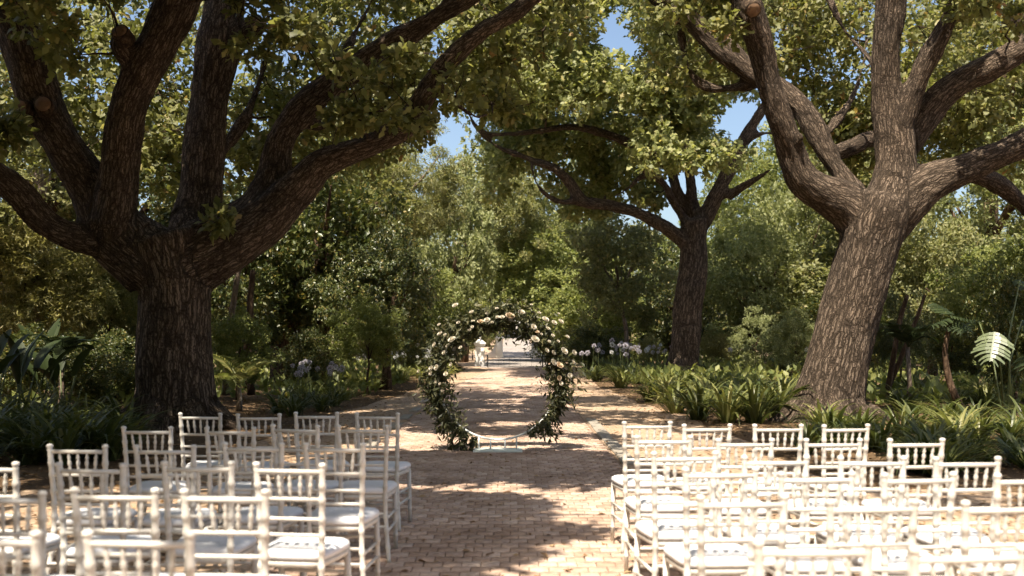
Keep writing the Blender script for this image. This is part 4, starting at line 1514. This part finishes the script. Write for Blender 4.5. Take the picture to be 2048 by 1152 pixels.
# trailing sprays: strings of leaves hanging from the ring
sprays = [(214, .34), (222, .42), (228, .40), (235, .34), (240, .40), (250, .34), (258, .30), (206, .20), (203, .16), (268, .26), (276, .26), (288, .2),
          (132, .24), (128, .30), (120, .34), (112, .30), (104, .30), (96, .26), (88, .24), (76, .2), (60, .16), (10, .14), (340, .14), (350, .12), (25, .14), (318, .16)]
for deg, L in sprays:
    for rep in range(3):
        a = R(deg + rngA.normal(0, 3))
        # degrees clockwise from the top seen from the camera
        b0 = np.array([math.sin(a) * (RR + .02), rngA.normal(0, .07), zc + math.cos(a) * (RR + .02)])
        dirv = norm(np.array([math.sin(a) * .35 + rngA.normal(0, .25), rngA.normal(0, .25), -.8]))
        m_ = 22
        t = np.linspace(.05, 1, m_)[:, None]
        q = b0 + dirv * t * L * rngA.uniform(.4, .8) + np.array([0, 0, -.08]) * t * t
        p2.append(q + rngA.normal(0, .008, (m_, 3)))
        a2.append(norm(dirv + rngA.normal(0, .55, (m_, 3))))
        s2.append(rngA.uniform(.06, .11, m_))
pos, axis, size = np.concatenate(p2), np.concatenate(a2), np.concatenate(s2)
nr = norm(rngA.normal(size=(len(pos), 3)) + np.array([0, -.3, .4]))
GAR_T = (np.array([(0, 0, 0), (.17, .42, .04), (0, 1, -.12), (-.17, .42, .04)]), np.array([(0, 1, 2), (0, 2, 3)]))
tag(link('greenery', leaves_mesh('greenery', pos, axis, nr, size, GAR_T), arch, M['garland']), kind='stuff')
# pale sprigs on the right side
b = MB()
for i in range(26):
    a = R(random.uniform(78, 108))
    p = Vector((math.sin(a) * (RR + .06), random.uniform(-.1, .05), zc + math.cos(a) * (RR + .06)))
    strap_leaf(b, p, random.uniform(-.5, .5), random.uniform(.16, .32), .008, R(random.uniform(-30, 50)), .8, 4)
b.build('pale_sprigs', M['straplight'], arch, False)


def rose_mesh(seed, mat):
    r = random.Random(seed)
    b = MB()
    for ring, (k, rr, tilt, h) in enumerate([(3, .12, 1.45, .55), (4, .28, 1.25, .60), (5, .5, .95, .55), (6, .78, .55, .42), (6, .95, .2, .25)]):
        for i in range(k):
            a = TAU * (i + .5 * (ring % 2)) / k + r.uniform(-.15, .15)
            s = Vector((-math.sin(a), math.cos(a), 0)); d = Vector((math.cos(a), math.sin(a), 0))
            w = .30 + .34 * rr
            up = Vector((0, 0, 1)) * math.sin(tilt) + d * math.cos(tilt)
            p0 = d * rr * .35 - Vector((0, 0, .25 * rr))
            p1 = d * rr * .75 + Vector((0, 0, .1)) + up * h * .35
            p2_ = d * rr * .85 + Vector((0, 0, .12)) + up * h * .8 + d * .06
            V = [p0 - s * w * .35, p0 + s * w * .35, p1 - s * w - d * .12 * w, p1 + d * .06, p1 + s * w - d * .12 * w, p2_ - s * w * .7 - d * .1 * w, p2_ + d * .04 + Vector((0, 0, .04)), p2_ + s * w * .7 - d * .1 * w]
            b.add(V, [(0, 1, 3), (0, 3, 2), (1, 4, 3), (2, 3, 6, 5), (3, 4, 7, 6)])
    me = b.mesh('rose')
    me.materials.append(M[mat])
    return me


RM = [rose_mesh(s, 'rose') for s in (1, 2, 3)] + [rose_mesh(4, 'rosepeach')]
flowers = [(375, 105, 20), (485, 150, 14), (545, 215, 22), (590, 205, 20), (590, 158, 12), (620, 222, 14), (655, 125, 10), (692, 185, 18), (745, 178, 32), (822, 152, 20), (890, 100, 11), (943, 155, 14),
           (985, 200, 26), (1045, 222, 18), (1090, 215, 20), (905, 250, 22), (930, 285, 14), (1003, 262, 14), (1135, 318, 16), (1035, 308, 13), (1072, 348, 13), (915, 333, 24), (1012, 350, 14), (1112, 415, 30),
           (1180, 425, 16), (1040, 490, 22), (1080, 510, 25), (1078, 597, 20), (1090, 633, 16), (1150, 580, 16), (1175, 490, 18), (995, 410, 16), (1040, 425, 16), (265, 235, 12), (270, 297, 18), (303, 307, 14),
           (352, 337, 28), (232, 372, 18), (325, 378, 16), (370, 400, 14), (410, 390, 13), (297, 425, 14), (247, 525, 18), (207, 565, 16), (243, 627, 14), (270, 635, 11), (345, 505, 14), (285, 680, 10),
           (310, 570, 14), (125, 550, 12), (472, 270, 14), (490, 250, 12), (395, 222, 12), (210, 530, 14), (1155, 610, 12), (495, 210, 12), (660, 185, 14), (1075, 160, 10), (960, 300, 12), (860, 235, 12)]
random.seed(61)
for i, (fx_, fy_, r_) in enumerate(flowers):
    p = P(800 + fx_ / 3.388, 580 + fy_ / 3.388, DA - .14 - random.uniform(0, .1))
    o = link('rose', RM[3] if i in (2, 8, 16, 26, 27) else RM[i % 3], arch)
    o.location = p - arch.location
    s = r_ / 3.388 * SA * random.uniform(.85, 1.15)
    o.scale = (s, s, s)
    dv = Vector((p.x - rc.x, -.9 * RR, p.z - zc + .25)) + Vector((random.gauss(0, .2), 0, random.gauss(0, .2)))
    o.rotation_euler = dv.to_track_quat('Z', 'Y').to_euler()

spg = MB()
for a, L in ((2.4, .16), (1.2, .13), (-.3, .14), (3.6, .15)):
    strap_leaf(spg, (0, 0, .03), a, L, .018, R(12), .5, 4)
o = spg.build('leaf_sprig', M['garland'], None, False)
o.location = (X(1095, 15.2), 15.2, .025)
tag(o, 'small dark leaf sprig lying on the path right of the arch', 'leaf sprig')

# ------------------------------------------------------------------ chairs
def turned(b, p0, p1, r, knots, n=10, rk=1.28, taper=1.0):
    """turned rod with raised rings at the fractions in knots"""
    ts = [0.0]
    rs = [r * taper]
    for k in knots:
        for dk, f in ((-.022, 1.0), (-.012, rk), (.012, rk), (.022, 1.0)):
            t = k + dk
            ts.append(t); rs.append(r * f * (taper + (1 - taper) * t))
    ts.append(1.0); rs.append(r)
    p0, p1 = Vector(p0), Vector(p1)
    b.tube([p0.lerp(p1, t) for t in ts], rs, n)


def make_chair():
    t = empty('chair')
    mt = M['chair']
    for s in (-1, 1):
        b = MB()
        pts = [(s * .190, -.245, 0), (s * .172, -.218, .16), (s * .158, -.192, .32), (s * .153, -.182, .44), (s * .155, -.186, .575), (s * .159, -.198, .70), (s * .166, -.222, .885), (s * .1675, -.226, .905)]
        A = smooth_path([(*p, .015) for p in pts], 5)
        zs = A[:, 2]
        out_p, out_r = [], []
        knots = [.10, .215, .30, .42, .505, .575, .654, .75, .82]
        zz = sorted(set([0, .03, .06, .89, .905] + [k + d for k in knots for d in (-.017, -.010, .010, .017)]))
        for z in zz:
            p = [np.interp(z, zs, A[:, j]) for j in range(3)]
            rr = .0150 if z > .05 else .0135
            if any(abs(z - k) < .0105 for k in knots): rr *= 1.24
            out_p.append(p); out_r.append(rr)
        top = out_p[-1]
        out_p += [(top[0], top[1], .908), (top[0], top[1], .914), (top[0], top[1], .922), (top[0], top[1], .930), (top[0], top[1], .934)]
        out_r += [.013, .0175, .019, .016, .005]
        b.tube(out_p, out_r, 12)
        b.build('back_post', mt, t)
        b = MB()
        turned(b, (s * .186, .178, 0), (s * .176, .165, .44), .0175, [.25, .47, .68], 12, 1.18, .82)
        b.build('front_leg', mt, t)
    def back_at(z):
        zs = [0, .16, .32, .44, .575, .70, .885]
        return np.interp(z, zs, [.19, .172, .158, .153, .155, .159, .166]), np.interp(z, zs, [-.245, -.218, -.192, -.182, -.186, -.198, -.222])
    for z, r in ((.888, .0115), (.752, .0105), (.654, .0095), (.575, .0095)):
        w, y = back_at(z)
        b = MB(); turned(b, (-w, y, z), (w, y, z), r, [.18, .5, .82] if z < .7 else [], 10, 1.12)
        b.build('back_rail', mt, t)
    for i in range(5):
        u = (i - 2) / 2.0
        b = MB()
        x0, x1 = u * .098, u * .112
        _, y0 = back_at(.752); _, y1 = back_at(.888)
        prof = [(0, .0062), (.18, .0068), (.26, .0105), (.34, .0068), (.42, .0100), (.5, .0118), (.58, .0100), (.66, .0068), (.74, .0105), (.82, .0068), (1, .0062)]
        b.tube([(x0 + (x1 - x0) * q, y0 + (y1 - y0) * q, .752 + .136 * q) for q, _ in prof], [r for _, r in prof], 8)
        b.build('spindle', mt, t)
    def outline(gw, gd, nn=40):
        o = []
        for k in range(nn):
            a = TAU * k / nn
            c, s = math.cos(a), math.sin(a)
            x = math.copysign(abs(c) ** .42, c); y = math.copysign(abs(s) ** .42, s)
            o.append((x * (gw + .022 * y), y * gd - .005))
        return o
    def slab(levels):
        b = MB(); V, F = [], []
        nn = 40
        for gw, gd, z in levels:
            V += [(x, y, z) for x, y in outline(gw, gd)]
        for i in range(len(levels) - 1):
            for k in range(nn): F.append((i * nn + k, i * nn + (k + 1) % nn, (i + 1) * nn + (k + 1) % nn, (i + 1) * nn + k))
        F.append(tuple(range(nn))[::-1]); F.append(tuple((len(levels) - 1) * nn + k for k in range(nn)))
        return b.add(V, F)
    slab([(.176, .186, .418), (.184, .194, .424), (.186, .196, .440), (.180, .190, .450)]).build('seat', mt, t)
    cu = slab([(.178, .186, .4505), (.190, .198, .458), (.193, .201, .472), (.188, .196, .486), (.172, .180, .497), (.13, .14, .503), (.06, .07, .505)]).build('cushion', M['cushion'], t)
    for z in (.20, .285):
        for s in (-1, 1):
            w, y = back_at(z)
            b = MB(); turned(b, (s * w, y, z), (s * (.186 - .01 * z / .44), .172, z), .0095, [.5], 8, 1.2)
            b.build('stretcher', mt, t)
    for z in (.235, .32):
        w, y = back_at(z)
        b = MB(); turned(b, (-w, y, z), (w, y, z), .0095, [.5], 8, 1.2); b.build('stretcher', mt, t)
        b = MB(); turned(b, (-.18, .172, z), (.18, .172, z), .0095, [.5], 8, 1.2); b.build('stretcher', mt, t)
    return t


proto = make_chair()
ORD = ['first', 'second', 'third', 'fourth', 'fifth', 'sixth']
ROWN = ['front row', 'second row', 'third row', 'fourth row', 'fifth row', 'back row']
left_rows = [(8.02, (756, 635, 520, 404), .05), (6.92, (727, 593, 464, 299), .03), (5.80, (671, 510, 335, 161), .03), (4.91, (582, 401, 188, -22), .08), (4.08, (455, 237, 13), .05), (3.22, (286, -17), .03)]
right_rows = [(7.22, (1293, 1412, 1553, 1688), -.01), (6.22, (1325, 1487, 1662, 1827), .0), (5.38, (1367, 1547, 1739, 1927), -.03), (4.75, (1438, 1628, 1831, 2055), -.03), (3.94, (1481, 1738, 2003), -.01), (3.08, (1620, 1926), .0)]
random.seed(71)
first = True
for side, rows, grp in (('left', left_rows, 'white chairs left of the aisle'), ('right', right_rows, 'white chairs right of the aisle')):
    for ri, (d, xs_, inc) in enumerate(rows):
        for ci, px in enumerate(xs_):
            c = proto if first else copy_tree(proto)
            first = False
            dd = d + inc * ci * (d / 6)
            yaw = -R(4.5) if side == 'left' else R(3.0)
            yaw += random.gauss(0, R(2.6))
            # px is the middle of the top rail, .222 m behind the chair's centre
            x, y = X(px, dd), dd
            back = Vector((0, -.222, 0)); back.rotate(__import__('mathutils').Euler((0, 0, yaw)))
            c.location = (x - back.x, y - back.y, .022 if -1.9 < x < PATH_R else .004)
            c.rotation_euler = (0, 0, yaw)
            where = 'next to the aisle' if ci == 0 else '%s from the aisle' % ORD[ci]
            tag(c, 'white wooden chair in the %s, %s, block %s of the aisle' % (ROWN[ri], where, side), 'chair', grp)

# ------------------------------------------------------------------ low undergrowth in the beds
random.seed(91)
up_ = []
while len(up_) < 16000:
    d_ = random.uniform(19, 62)
    px_u = random.uniform(-100, 2150)
    x_ = X(px_u, d_)
    if -3.6 < x_ < 3.4: continue
    if 430 < px_u < 720 and d_ < 24.5: continue
    if 1840 < px_u and d_ < 20.5: continue
    if mnoise.noise(Vector((x_ * .35, d_ * .35, 8))) < -.12: continue
    up_.append((x_, d_, 0.0))
up_ = np.array(up_)
m_ = len(up_)
rngU = np.random.default_rng(15)
hz_ = rngU.uniform(0, .35, m_) * (1 + .8 * np.array([mnoise.noise(Vector((p[0] * .6, p[1] * .6, 1))) for p in up_]))
up_[:, 2] = np.maximum(hz_, 0)
ax_ = rngU.normal(size=(m_, 3)) * .6 + np.array([0, 0, .55])
nr_ = rngU.normal(size=(m_, 3)) * .6 + np.array([0, -.5, .6])
tag(link('undergrowth', leaves_mesh('undergrowth', up_, ax_, nr_, rngU.uniform(.14, .34, m_), DIA_T), None, M['greenleaf']), 'low leafy undergrowth covering the beds between the trees', 'undergrowth', kind='stuff')

# ------------------------------------------------------------------ fallen leaves
rng = np.random.default_rng(5)


def litter(name, label, n, fn, tpl=DIA_T, mat='litter', size=(.04, .09)):
    pts = []
    while len(pts) < n:
        x, y = random.uniform(-9, 9), 6 + 30 * random.random() ** 1.5
        if random.random() < fn(x, y): pts.append((x, y, .012 + (.018 if -1.95 < x < 1.4 else 0)))
    pos = np.array(pts)
    m = len(pos)
    a = rng.uniform(0, TAU, m)
    axis = np.stack([np.cos(a), np.sin(a), rng.normal(0, .15, m)], -1)
    nr = np.array([0, 0, 1.0]) + rng.normal(0, .25, (m, 3))
    o = link(name, leaves_mesh(name, pos, axis, nr, rng.uniform(*size, m), tpl), None, M[mat])
    return tag(o, label, 'leaves', kind='stuff')


random.seed(81)
litter('fallen_leaves', 'dry brown leaves scattered over the sandy ground beside the path', 19000, lambda x, y: .11 if -1.8 < x < 1.3 else .35 if abs(x) < 2.4 else 1.0)
